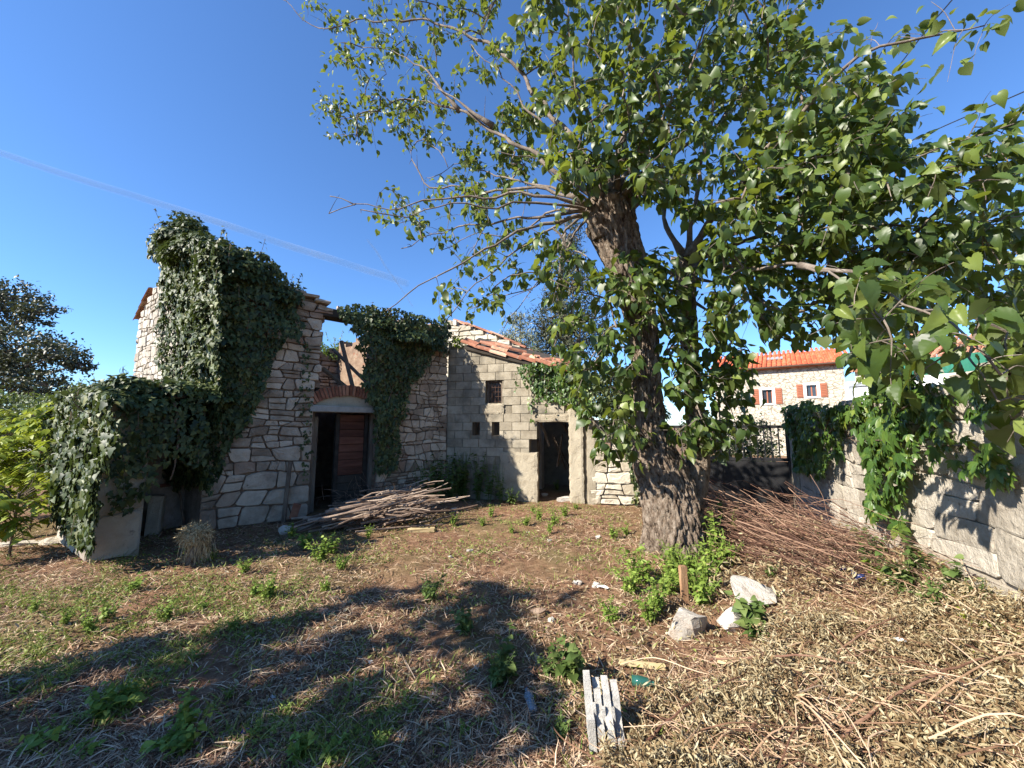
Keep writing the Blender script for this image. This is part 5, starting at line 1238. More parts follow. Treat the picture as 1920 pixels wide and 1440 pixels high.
V, Q, T = tube(np.array([HW.P(0, eave - 0.02, 0.36), HW.P(HLn, eave - 0.02, 0.36)]), 0.06, 8); add('gutter', np_mesh('gutter', V, Q, T), M['rust'], far)
# white terrace house nearer, with green netting
T0 = at(1575, 800, 17.5)[:2]; T1 = at(1875, 800, 13.5)[:2]; TD = unit(T1 - T0); TN = np.array([TD[1], -TD[0]]); TN = TN if TN[1] < 0 else -TN
TW = Wall(T0, TD, TN); TL = float(np.linalg.norm(T1 - T0))
ter = thing('terrace_house', (*T0, 0), 'white house with clay tiled roof and green netting round its terrace', 'house')
te = TW.uv(1740, 668)[1]
quadbox('wall', [TW.box(0, TL, -0.1, te, -4.0, -2.0)], M['cream'], ter)
tiled_roof('roof', ter, TW.P(-0.2, te - 0.05, -1.7), TW.P(TL + 0.4, te - 0.05, -1.7), unit(np.array([*(-TN), 0]) * 0.92 + np.array([0, 0, 0.40])), 3.2, M['tile'])
quadbox('terrace_parapet', [TW.box(0.3, TL, 0, TW.uv(1740, 704)[1], -0.2, 0.0)], M['white'], ter)
nv0, nv1 = TW.uv(1740, 703)[1], TW.uv(1740, 671)[1]
for k in range(5):
    u = TW.uv(1672, 700)[0] + k * (TL - TW.uv(1672, 700)[0]) / 4
    V, Q, T = tube(np.array([TW.P(u, nv0, -0.10), TW.P(u, nv1 + 0.12, -0.10)]), 0.025, 6); add('net_post', np_mesh('net_post', V, Q, T), M['greycap'], ter)
us = np.linspace(TW.uv(1672, 700)[0], TL, 60); vs = np.linspace(nv0, nv1, 8); U, Vv = np.meshgrid(us, vs)
o = 0.02 + 0.05 * np.sin(U * 5) * np.sin((Vv - nv0) * 3) + 0.02 * np.sin(U * 23)
Pn = np.concatenate([TW.P(U, Vv, o).reshape(-1, 3), TW.P(U, Vv, o - 0.012).reshape(-1, 3)]); i = (np.arange(7)[:, None] * 60 + np.arange(59)[None]).ravel()
add('netting', np_mesh('netting', Pn, np.concatenate([np.stack([i, i + 1, i + 61, i + 60], 1), np.stack([i + 60, i + 61, i + 1, i], 1) + 480]), smooth=True), M['net'], ter)
quadbox('garage_door', [TW.box(TW.uv(1603, 740)[0], TW.uv(1690, 740)[0], 0, TW.uv(1640, 728)[1], 0.01, 0.06)], M['white'], ter)
quadbox('door_frame', [TW.box(TW.uv(1600, 740)[0] - 0.12, TW.uv(1602, 740)[0], 0, TW.uv(1640, 722)[1], 0.01, 0.1), TW.box(TW.uv(1600, 740)[0] - 0.12, TW.uv(1690, 740)[0], TW.uv(1640, 722)[1], TW.uv(1640, 716)[1], 0.01, 0.1)], M['greycap'], ter)
V, Q, T = bbox_bev(TW.P(TW.uv(1655, 650)[0], te + 1.2, -3.6), (0.45, 0.45, 1.0), TW.rot, 0.02, 0.004); add('chimney', np_mesh('chimney', V, Q, T), M['brick'], ter)
# low outbuilding far left
o0 = at(-60, 800, 13.5); outb = thing('outbuilding', tuple(o0 * [1, 1, 0]), 'low grey outbuilding with flat sheet roof beyond the saplings at far left', 'shed')
X = Wall(o0[:2], (1, 0), (0, -1)); xr = X.uv(112, 820)[0]; zt = X.uv(50, 812)[1]
quadbox('wall', [X.box(-2, xr, -0.1, zt, -3, 0)], M['concrete'], outb)
for k in range(8):
    V, F = X.box(-2.1 + k * (xr + 2.4) / 8, -2.1 + (k + 1) * (xr + 2.4) / 8 - 0.02, zt + 0.02 + 0.01 * (k % 2), zt + 0.09 + 0.01 * (k % 2), -3.1, 0.25); add('roof_sheet', np_mesh('roof_sheet', V, F), M['oldwood'], outb)

# gate between the low wall and the boundary wall
g0 = LW.P(LL, 0, -0.15)[:2]; g1 = W0 + np.array([0.12, 0.12]); gd = unit(g1 - g0); GWL = Wall(g0, gd, np.array([gd[1], -gd[0]])); GLn = float(np.linalg.norm(g1 - g0))
gate = thing('metal_gate', (*g0, 0), 'dark metal gate with upright bars in the shade behind the mulberry trunk', 'gate')
quadbox('lower_sheet', [GWL.box(0.10, GLn - 0.1, 0.12, 0.95, -0.025, 0.0)], M['metal'], gate)
for a, b_ in ((0.06, 0.12), (0.96, 1.02), (1.62, 1.68)):
    quadbox('rail', [GWL.box(0.05, GLn - 0.05, a, b_, -0.04, 0.012)], M['metal'], gate)
k = 0.10
while k < GLn - 0.08:
    V, Q, T = tube(np.array([GWL.P(k, 1.0, -0.015), GWL.P(k, 1.66, -0.015)]), 0.012, 6); add('bar', np_mesh('bar', V, Q, T), M['metal'], gate); k += 0.13
for a in (0.0, GLn / 2 - 0.03, GLn - 0.09):
    quadbox('post', [GWL.box(a, a + 0.07, -0.1, 1.80, -0.06, 0.025)], M['metal'], gate)

# overhead cables and the pole they run to
pp = at(1296, 800, 14.5); pp[2] = 0; ptop = pp + np.array([0, 0, 8.6])
pole = thing('utility_pole', tuple(pp), 'wooden utility pole hidden behind the mulberry trunk', 'pole')
V, Q, T = tube(np.array([pp, ptop]), np.array([0.13, 0.10]), 10); add('post', np_mesh('post', V, Q, T), M['oldwood'], pole)
quadbox('crossarm', [box(ptop - [0, 0, 0.4], (0.9, 0.1, 0.1))], M['oldwood'], pole)
def cable(label, pts, r):
    P = resample(np.array(pts), 0.4); V, Q, T = tube(P, r, 6); add('overhead_cable', np_mesh('overhead_cable', V, Q, T), M['cable'], label=label, cat='cable', group='overhead cables')
cable('twisted black cable crossing the sky above the right foliage', [at(2100, 90, 5.0), at(1920, 172, 6.5), at(1740, 250, 8.6), at(1500, 360, 11.5), ptop - [0, 0, 0.3]], 0.012)
cable('black cable running steeply down from the top right corner', [at(1990, -260, 3.0), at(1785, 0, 5.0), at(1725, 72, 6.0), at(1600, 240, 9.0), at(1480, 420, 15.0), HW.P(1.0, eave + 0.4, 0.1)], 0.010)

# contrails: long thin ice trails high in the air
def contrail(label, pa, pb, alt, w0, w1, seed):
    m, nt, p = new_mat('contrail_ice_%d' % seed); g = nt.nodes.new('ShaderNodeNewGeometry')
    n = noise(nt, g.outputs['Position'], 0.0006, 3); df = nt.nodes.new('ShaderNodeBsdfDiffuse'); df.inputs[0].default_value = (0.9, 0.9, 0.92, 1)
    tr = nt.nodes.new('ShaderNodeBsdfTransparent'); ms = nt.nodes.new('ShaderNodeMixShader')
    nt.links.new(mth(nt, 'MULTIPLY', n, 0.17 if seed == 1 else 0.12), ms.inputs[0]); nt.links.new(tr.outputs[0], ms.inputs[1]); nt.links.new(df.outputs[0], ms.inputs[2]); nt.links.new(ms.outputs[0], nt.nodes['Material Output'].inputs[0])
    def hi(px, py): d = ray(px, py); return np.array([0, 0, CAMZ]) + d * (alt / d[2])
    a, b_ = hi(*pa), hi(*pb); P = a + (b_ - a) * np.linspace(0, 1, 40)[:, None]; P = P + (vnoise(P * 0.0007, seed)[:, None] - 0.5) * 60
    parts = [tube(P, np.linspace(w0, w1, 40) * s, 12, cap=False) for s in (1, 0.62)]
    add('contrail', mesh3('contrail', parts, smooth=True), m, label=label, cat='contrail', group='contrails')
contrail('long pale contrail sloping down across the left sky', (-120, 248), (765, 532), 7000, 80, 170, 1)
contrail('short faint contrail crossing the long one above the ruin', (690, 450), (775, 575), 8000, 60, 70, 2)

# ------------------------------------------------------------------ ground litter, grass and weeds
def wall_clear(x, y):
    """True where the open yard is (not under a wall or inside a building)"""
    q = np.stack([x, y], 1)
    k = ((q - W0) @ WN) > 0.03
    k &= ~((((q - C0) @ FN) < 0.02) & (((q - C0) @ GN) < 0.02) & (y > 5))
    k &= ~((((q - S0) @ SN) < 0.02) & (x > S0[0]) & (y > 7.5))
    k &= ~((((q - A0) @ GN) < 0.02) & (((q - A0) @ GN) > -0.5) & (((q - A0) @ GD) > 0) & (((q - A0) @ GD) < AL))
    return k
def yard_points(n, seed, share_px=0.65, py0=945):
    rg = np.random.default_rng(seed); a = int(n * share_px)
    px = rg.uniform(-60, 1980, a); py = rg.uniform(py0, 1500, a) ** 1.0
    u = (px - 960) / FPX; v = (720 - py) / FPX
    dz = math.sin(PITCH) + v * math.cos(PITCH); dy = math.cos(PITCH) - v * math.sin(PITCH); s = -CAMZ / dz
    x1, y1 = u * s, dy * s
    b = n - a; x2 = rg.uniform(-8, 5.2, b); y2 = rg.uniform(1.2, 9.0, b)
    x, y = np.concatenate([x1, x2]), np.concatenate([y1, y2])
    k = wall_clear(x, y) & (np.abs(x) < 12)
    return x[k], y[k]
def flat_scatter(name, tmpl, x, y, len_r, wid_r, mat, label, seed, pitch=0.25, zoff=(0.0, 0.03), up=None, cat=None):
    rg = np.random.default_rng(seed); n = len(x)
    P = np.stack([x, y, gz(x, y) + rg.uniform(*zoff, n)], 1); a = rg.uniform(0, 2 * math.pi, n)
    tip = np.stack([np.cos(a), np.sin(a), rg.normal(0.05, pitch, n)], 1)
    nr = np.array([0, 0, 1.0]) + rnd_unit(n, rg) * 0.5
    if up is not None: tip = tip * (1 - up) + np.array([0, 0, up]); nr = rnd_unit(n, rg)
    L = rg.uniform(*len_r, n); Wd = rg.uniform(*wid_r, n)
    V, F = scatter(*tmpl, P, frames(tip, nr), np.stack([Wd, L, L], 1))
    return add(name, np_mesh(name, V, F), mat, label=label, cat=cat, kind='stuff')
x, y = yard_points(125000, 601)
k = np.random.default_rng(609).random(len(x)) < np.clip(fbm(np.stack([x * 1.5, y * 1.5, x * 0], 1), 77, 3) * 3.6 - 1.15, 0.22, 1.0); x, y = x[k], y[k]
flat_scatter('straw_litter', BLADE, x, y, (0.03, 0.15), (0.0025, 0.007), M['straw'], 'brown straw and chopped stems strewn over the yard', 602, 0.16, (0.0, 0.025), cat='litter')
x, y = yard_points(22000, 603)
k = fbm(np.stack([x * 0.8, y * 0.8, x * 0], 1), 31) > 0.42; x, y = x[k], y[k]
flat_scatter('dry_leaf_litter', DRYL, x, y, (0.02, 0.055), (0.02, 0.05), M['dryleaf'], 'small dry leaves and chips lying on the yard', 604, 0.2, (0.0, 0.02), cat='litter')
# low green grass in patches
gp = [(1030, 975, 130, 50, 1.1), (600, 1045, 100, 45, .9), (520, 1110, 100, 45, .8), (330, 1150, 280, 120, .75), (120, 1110, 180, 80, .65), (450, 1040, 160, 30, .7), (700, 1050, 120, 40, .6), (920, 1040, 140, 50, .55), (230, 1330, 170, 80, .6), (520, 1400, 300, 70, .5), (950, 1270, 90, 50, .6), (1000, 1410, 200, 50, .5), (1180, 1060, 120, 80, .5), (760, 1110, 160, 50, .4), (850, 980, 180, 40, .5), (150, 1240, 200, 50, .5), (800, 1350, 250, 60, .35), (1140, 1000, 80, 30, .6)]
x, y = yard_points(230000, 605, 0.9)
pq = to_px(np.stack([x, y, gz(x, y)], 1)); dn = np.zeros(len(x))
for cx_, cy_, rx_, ry_, a_ in gp: dn = np.maximum(dn, a_ * np.exp(-((pq[:, 0] - cx_) / rx_) ** 2 - ((pq[:, 1] - cy_) / ry_) ** 2))
dn *= np.clip((fbm(np.stack([x * 2.6, y * 2.6, x * 0], 1), 41) - 0.45) * 6, 0.03, 1.2)
k = np.random.default_rng(606).random(len(x)) < dn * 0.85 + 0.015; x, y = x[k], y[k]; h = len(x) // 2
flat_scatter('grass', GRASSB, x[:h], y[:h], (0.03, 0.11), (0.0035, 0.008), M['grass'], 'short green grass sprouting in patches across the yard', 607, up=0.45, cat='grass')
flat_scatter('ground_cover', OVAL, x[h:], y[h:], (0.016, 0.042), (0.016, 0.038), M['grass'], 'tiny leafy ground cover among the straw', 608, up=0.25, zoff=(0.0, 0.04), cat='plants')

def herb(seed, n_stem, h, leaf, tmpl, per=9, spread=0.6):
    """stems in one mesh, leaves in another"""
    rg = np.random.default_rng(seed); st, P, T, N, S = [], [], [], [], []
    for k in range(n_stem):
        a = rg.uniform(0, 2 * math.pi); r = rg.uniform(0.05, spread); d = np.array([math.cos(a), math.sin(a), 0]); hh = h * rg.uniform(0.5, 1.1)
        p0 = d * 0.25 * r * h; pth = resample(np.array([p0, p0 + d * r * hh * 0.4 + [0, 0, hh * 0.6], p0 + d * r * hh + [0, 0, hh]]), 0.03)
        st.append(tube(pth, np.linspace(0.003, 0.0015, len(pth)), 4, cap=False))
        for i in range(per):
            t = 0.2 + 0.8 * (i + rg.random()) / per; c = np.array([np.interp(t, np.linspace(0, 1, len(pth)), pth[:, q]) for q in range(3)])
            b_ = rg.uniform(0, 2 * math.pi); sd = np.array([math.cos(b_), math.sin(b_), rg.uniform(-0.3, 0.5)])
            P.append(c); T.append(sd); N.append(np.array([0, 0, 1]) + rg.normal(0, 0.4, 3)); S.append(leaf * rg.uniform(0.6, 1.2) * (1.1 - 0.4 * t))
    V, F = scatter(*tmpl, np.array(P), frames(np.array(T), np.array(N)), np.array(S))
    return mesh3('stem', st), np_mesh('foliage', V, F, smooth=True)
HERB = {'bushy': [herb(700 + k, 16, 0.22, 0.045, OVAL, 10) for k in range(3)], 'tall': [herb(710 + k, 9, 0.42, 0.06, OVAL, 12, 0.35) for k in range(2)],
        'broad': [herb(720 + k, 9, 0.16, 0.10, OVAL, 5, 1.0) for k in range(2)], 'nettle': [herb(730 + k, 8, 0.32, 0.085, HEART, 9, 0.5) for k in range(2)]}
WG = {}
def weed(px, py, kind, s, mat, label, group=None, name='weed_plant', jitter=0):
    p = on_ground(px, py); hs = HERB[kind]; i = rng.integers(0, len(hs)); p[2] = float(gz(p[0], p[1])) - 0.005
    t = thing(name, tuple(p), label, 'weed', group); WG.setdefault(label, []).append((px, t)); rz = rng.uniform(0, 6.28)
    s = s * 1.3
    for nm, me in zip(('stem', 'foliage'), hs[i]):
        o = bpy.data.objects.new(nm, me); COL.objects.link(o); o.parent = t; o.rotation_euler = (0, 0, rz); o.scale = (s, s, s * rng.uniform(0.85, 1.15))
        if not me.materials: me.materials.append(None)
        o.material_slots[0].link = 'OBJECT'; o.material_slots[0].material = mat
        if nm == 'foliage': o['kind'] = 'stuff'
W_, D_ = M['weed'], M['darkweed']
G1 = ('bright green weed in front of the shed door', 'weeds before the shed door')
for q in ((985, 985, .8), (1010, 975, .9), (1040, 985, 1.0), (1060, 970, .9), (1030, 1000, .7), (920, 970, .8), (905, 985, .7), (1080, 955, .6), (1000, 960, .6), (960, 1000, .5)): weed(q[0], q[1], 'bushy', q[2] * 0.9, W_, *G1)
G2 = ('fresh green herb round the mulberry trunk foot', 'weeds at the mulberry foot')
for q in ((1345, 1040, 'tall', 1.0), (1360, 1010, 'tall', 1.0), (1330, 1075, 'bushy', 1.3), (1300, 1075, 'bushy', 1.0), (1265, 1060, 'bushy', .9), (1200, 1095, 'bushy', 1.3), (1185, 1115, 'bushy', 1.0), (1285, 1110, 'bushy', 1.2), (1260, 1090, 'bushy', 1.1), (1320, 1110, 'bushy', 1.2), (1232, 1150, 'bushy', 1.0), (1365, 1060, 'bushy', 1.2), (1250, 1115, 'bushy', .9), (1220, 1170, 'bushy', .9), (1315, 1140, 'bushy', 1.0), (1145, 1165, 'bushy', .7), (1150, 1010, 'bushy', .8), (1175, 1005, 'bushy', .7)): weed(*q[:3], q[3], W_, *G2)
G3 = ('dark leafy weed in the brush by the boundary wall', 'weeds in the brush heap')
for q in ((1545, 1030, 'nettle', 1.0), (1560, 1050, 'bushy', 1.3), (1640, 1060, 'nettle', 1.2), (1690, 1080, 'nettle', 1.2), (1740, 1100, 'bushy', 1.5), (1660, 1100, 'bushy', 1.4), (1720, 1065, 'nettle', 1.1), (1790, 1110, 'nettle', 1.0), (1445, 1085, 'bushy', 1.0), (1620, 1030, 'nettle', 1.0), (1840, 1130, 'bushy', 1.2)): weed(*q[:3], q[3] * .58, D_, *G3)
weed(1420, 1205, 'nettle', .72, D_, 'dark nettle like weed beside the white stones')
weed(1400, 1180, 'nettle', .6, D_, 'dark leafy weed between the two big white stones')
G4 = ('yellow green shoot at the boundary wall foot', 'yellow shoots by the wall')
for q in ((1675, 1105, .9), (1700, 1110, .8), (1860, 1190, .8), (1890, 1200, .7), (1830, 1240, .6), (1905, 1130, .8)): weed(q[0], q[1], 'broad', q[2] * .8, M['yellowleaf'], *G4)
G5 = ('bushy green weed at the edge of the stick heap', 'weeds by the stick heap')
for q in ((600, 1055, 'bushy', 1.1), (620, 1040, 'bushy', 1.0), (575, 1030, 'nettle', .6), (545, 1010, 'bushy', .8), (850, 985, 'bushy', .7), (640, 1070, 'bushy', .7), (690, 1010, 'bushy', .6), (460, 1075, 'bushy', .7)): weed(*q[:3], q[3], W_, *G5)
G6 = ('low green weed in the sunlit straw before the ruin', 'weeds on the sunlit left')
for q in ((505, 1125, 'bushy', .9), (480, 1120, 'bushy', .7), (250, 1110, 'nettle', .5), (310, 1165, 'bushy', .7), (170, 1190, 'bushy', .7), (120, 1170, 'bushy', .6), (610, 1110, 'bushy', .6), (380, 1145, 'bushy', .5), (200, 1165, 'bushy', .7), (400, 1050, 'bushy', .5), (60, 1150, 'bushy', .5), (440, 1180, 'bushy', .5)): weed(*q[:3], q[3] * .9, W_, *G6)
G7 = ('broad leaved weed in the shaded near ground', 'weeds in the near shade')
for q in ((215, 1340, 'broad', 1.1), (190, 1350, 'nettle', .8), (235, 1320, 'nettle', .7), (320, 1400, 'broad', 1.0), (350, 1370, 'nettle', .9), (60, 1410, 'broad', 1.0), (340, 1420, 'nettle', .8), (620, 1420, 'broad', .8), (480, 1385, 'bushy', .6), (720, 1410, 'bushy', .6), (150, 1420, 'broad', .8), (870, 1380, 'bushy', .6), (540, 1340, 'bushy', .5), (430, 1310, 'bushy', .5), (560, 1430, 'nettle', .8)): weed(*q[:3], q[3] * .52, M['weed'], *G7)
G8 = ('green weed tuft left of the standing hollow block', 'weeds near the hollow block')
for q in ((950, 1275, 'nettle', .7), (1065, 1275, 'nettle', .75), (1035, 1270, 'bushy', .7), (930, 1290, 'bushy', .7), (875, 1190, 'nettle', .5), (1050, 1395, 'bushy', .5)): weed(*q[:3], q[3], D_, *G8)
weed(805, 1130, 'bushy', .9, D_, 'dark green weed tuft alone in the middle of the yard')
G9 = ('dusky tall weed in the shade along the shed foot', 'weeds along the shed foot')
for q in ((850, 942, 'tall', 1.6), (872, 939, 'tall', 1.8), (896, 939, 'tall', 1.7), (918, 941, 'tall', 1.5), (832, 943, 'tall', 1.7), (808, 946, 'tall', 1.6), (940, 943, 'tall', 1.3), (862, 935, 'tall', 1.8), (884, 935, 'tall', 1.7), (958, 946, 'bushy', 1.4), (786, 950, 'tall', 1.4), (906, 936, 'tall', 1.6), (842, 937, 'tall', 1.8), (820, 936, 'tall', 1.6)): weed(*q[:3], q[3], D_, *G9)
weed(1045, 918, 'bushy', .8, W_, 'little green weed in the shed doorway')
weed(1150, 930, 'bushy', .9, W_, 'dry tinged weed at the foot of the low rubble wall')

ORD = 'first second third fourth fifth sixth seventh eighth ninth tenth eleventh twelfth thirteenth fourteenth fifteenth sixteenth seventeenth eighteenth nineteenth twentieth'.split()
for lb, ws in WG.items():
    if len(ws) < 2: continue
    for k, (_, t) in enumerate(sorted(ws, key=lambda q: q[0])): t['label'] = lb + ', ' + ORD[k] + ' from the left'
# ------------------------------------------------------------------ heap of cut sticks before the door
G = 'cut sticks heaped before the ruin door'
for k in range(165):
    rg = np.random.default_rng(800 + k); layer = rg.random() ** 0.8
    c = on_ground(705 + rg.normal(0, 52) , 998 - rg.uniform(0, 28)); top_h = 0.52 * math.exp(-((c[0] + 1.85) / 1.0) ** 2)
    L = rg.uniform(0.5, 1.5); a = rg.normal(0.5, 0.34); d = np.array([math.cos(a), math.sin(a), rg.normal(0.08, 0.09)])
    z = float(gz(c[0], c[1])) + 0.03 + layer * top_h
    m_ = np.array([c[0], c[1] + rg.uniform(-0.1, 0.35), z]); r = rg.choice([0.01, 0.014, 0.02, 0.028, 0.036], p=[.42, .32, .18, .06, .02])
    P = resample(np.array([m_ - d * L / 2, m_ - d * L * 0.15 + rg.normal(0, 0.035, 3), m_ + d * L * 0.2 + rg.normal(0, 0.035, 3), m_ + d * L / 2]), 0.12)
    P[:, 2] = np.maximum(P[:, 2], gz(P[:, 0], P[:, 1]) + r)
    V, Q, T = tube(P, np.linspace(r, r * 0.7, len(P)), 7)
    add('cut_stick', np_mesh('cut_stick', V, Q, T, smooth=False), M['stick'], label=('thickest' if r > .03 else 'stout' if r > .024 else 'medium' if r > .017 else 'slim' if r > .012 else 'thinnest') + ' dry cut stick, ' + ('left end' if c[0] < -2.5 else 'right end' if c[0] > -1.7 else 'middle') + ' of the heap before the ruin door, ' + ('upper' if layer > .5 else 'lower') + ' layer', cat='stick', group=G)
tw = []
rg = np.random.default_rng(850)
for k in range(130):
    c = on_ground(700 + rg.normal(0, 60), 985 - rg.uniform(0, 40)); L = rg.uniform(0.15, 0.5); a = rg.uniform(0, 6.28); el = rg.uniform(-0.1, 1.2)
    p0 = np.array([c[0], c[1] + 0.1, rg.uniform(0.05, 0.45)]); d = np.array([math.cos(a) * math.cos(el), math.sin(a) * math.cos(el) * 0.5, math.sin(el)])
    tw.append(tube(resample(np.array([p0, p0 + d * L * 0.5 + rg.normal(0, 0.02, 3), p0 + d * L]), 0.08), 0.004, 4, cap=False))
add('brushwood_twigs', mesh3('brushwood_twigs', tw), M['stick'], label='thin twigs sticking out of the heap before the door', cat='twigs', kind='stuff')

# ------------------------------------------------------------------ red-brown brush along the boundary wall, dry leafy heap near the camera
rg = np.random.default_rng(900); st = []
for k in range(2400):
    px, py = rg.uniform(1330, 1660), rg.uniform(915, 1120)
    if py < 900 + (px - 1330) * 0.22 or py > 1010 + (px - 1330) * 0.42: continue
    c = on_ground(px, py); L = rg.uniform(0.6, 1.9)
    a = R(-48) + rg.normal(0, 0.5) + (0 if k % 5 else rg.uniform(-1.2, 1.2)); d = np.array([math.cos(a), math.sin(a), rg.normal(-0.10, 0.16)])
    m_ = c + np.array([0, 0, rg.uniform(0.03, 0.55) * rg.random()]); r = rg.choice([rg.uniform(0.0014, 0.003), rg.uniform(0.003, 0.006)], p=[.7, .3])
    P = resample(np.array([m_ - d * L / 2 + [0, 0, rg.uniform(0, 0.12)], m_ - d * L * 0.15 + rg.normal(0, 0.06, 3), m_ + d * L * 0.2 + rg.normal(0, 0.06, 3), m_ + d * L / 2 - [0, 0, 0.05]]), 0.12)
    P[:, 2] = np.maximum(P[:, 2], gz(P[:, 0], P[:, 1]) + 0.01)
    ok = ((P[:, :2] - W0) @ WN) > 0.05
    if ok.sum() < 4 or not ok.all(): continue
    st.append(tube(P, np.linspace(r, r * 0.5, len(P)), 5, cap=False))
add('dry_brush', mesh3('dry_brush', st), M['redstem'], label='heap of reddish dry stems between the trunk and the boundary wall', cat='brush', kind='stuff')
rg = np.random.default_rng(905); px = rg.uniform(1330, 1700, 3500); py = rg.uniform(930, 1130, 3500)
q = np.array([on_ground(a, b) for a, b in zip(px[:2200], py[:2200])]); q = q[((q[:, :2] - W0) @ WN) > 0.05]; n = len(q); q[:, 2] += rg.uniform(0, 0.22, n)
V, F = scatter(*DRYL, q, frames(rnd_unit(n, rg) + [0, 0, -0.3], rnd_unit(n, rg)), np.stack([rg.uniform(0.015, 0.05, n), rg.uniform(0.03, 0.08, n), rg.uniform(0.03, 0.08, n)], 1))
add('brush_leaves', np_mesh('brush_leaves', V, F, smooth=True), M['dryleaf'], label='withered leaves caught in the red brown brush', cat='leaves', kind='stuff')
rg = np.random.default_rng(910)
def heap_points(n):
    px = rg.uniform(1130, 2050, n * 3); py = rg.uniform(1085, 1560, n * 3)
    edge = np.interp(px, [1130, 1200, 1300, 1420, 1480, 1560, 1700, 1920], [1420, 1330, 1270, 1215, 1165, 1140, 1105, 1130])
    k = (py > edge) | (rg.random(len(px)) < 0.05); px, py = px[k], py[k]
    u = (px - 960) / FPX; v = (720 - py) / FPX; dz = math.sin(PITCH) + v * math.cos(PITCH); dy = math.cos(PITCH) - v * math.sin(PITCH)
    x = u * (0.25 - CAMZ) / dz; y = dy * (0.25 - CAMZ) / dz
    for _ in range(4):
        s = (gz(x, y) + 0.06 - CAMZ) / dz; x, y = u * s, dy * s
    k = (((np.stack([x, y], 1) - W0) @ WN) > 0.04) & (y > 0.9); return x[k][:n], y[k][:n]
x, y = heap_points(68000); n = len(x)
P = np.stack([x, y, gz(x, y) + rg.uniform(0, 0.2, n) * np.clip(fbm(np.stack([x * 5, y * 5, x * 0], 1), 55) * 2.4 - 0.5, 0.05, 1.4)], 1)
fr_ = frames(rnd_unit(n, rg) + [0, 0, -0.3], rnd_unit(n, rg) + [0, 0, 0.25]); kk = rg.random(n) < 0.5
sz = np.stack([rg.uniform(0.006, 0.03, n), rg.uniform(0.010, 0.046, n), rg.uniform(0.015, 0.05, n)], 1); sz[~kk] *= np.array([1.5, 1.35, 1.2])
V, F = join([scatter(*DRYL, P[kk], fr_[kk], sz[kk]), scatter(*LANCE, P[~kk], fr_[~kk], sz[~kk])])
add('dry_leaf_heap', np_mesh('dry_leaf_heap', V, F, smooth=True), M['dryleaf'], label='heap of pale dried leafy cuttings filling the near right corner', cat='leaves', kind='stuff')
st = []
x, y = heap_points(1000)
for cx_, cy_ in zip(x, y):
    L = rg.choice([rg.uniform(0.12, 0.4), rg.uniform(0.4, 1.1)], p=[.86, .14]); a = rg.normal(0.5, 1.0); d = np.array([math.cos(a), math.sin(a), rg.normal(0.02, 0.14)])
    m_ = np.array([cx_, cy_, float(gz(cx_, cy_)) + rg.uniform(0.02, 0.17)]); r = rg.uniform(0.0009, 0.0024) + (0.0015 if L > 0.6 else 0)
    Pp = resample(np.array([m_ - d * L / 2, m_ - d * L * .15 + rg.normal(0, 0.06 * L + 0.004, 3), m_ + d * L * .2 + rg.normal(0, 0.06 * L + 0.004, 3), m_ + d * L / 2 - [0, 0, 0.08 * L]]), 0.06); Pp[:, 2] = np.maximum(Pp[:, 2], gz(Pp[:, 0], Pp[:, 1]) + 0.005)
    if (((Pp[:, :2] - W0) @ WN) < 0.02).any(): continue
    st.append(tube(Pp, r, 5, cap=False))
add('dry_stalks', mesh3('dry_stalks', st), M['straw'], label='straw coloured stalks tangled through the dry leaf heap', cat='stalks', kind='stuff')
for k, (a, b_, r) in enumerate([((1200, 1440), (1460, 1290), .006), ((1560, 1440), (1860, 1290), .008), ((1330, 1270), (1700, 1320), .007), ((1540, 1290), (1700, 1200), .006), ((1500, 1345), (1645, 1270), .006)]):
    p0, p1 = on_ground(*a) + [0, 0, 0.1], on_ground(*b_) + [0, 0, 0.16]
    P = resample(np.array([p0, (p0 + p1) / 2 + [0, 0, 0.06], p1]), 0.08); P = P + rng.normal(0, 0.005, P.shape)
    V, Q, T = tube(P, np.linspace(r, r * 0.6, len(P)), 7)
    add('dry_branch', np_mesh('dry_branch', V, Q, T), M['redstem'], label=['thin dead branch along the near edge of the dry heap', 'longest bare branch lying on the dry heap at bottom right', 'bare branch crossing the middle of the dry heap', 'short dead branch near the top of the dry heap', 'pale twig in the heart of the dry heap'][k], cat='branch', group='branches on the dry heap')

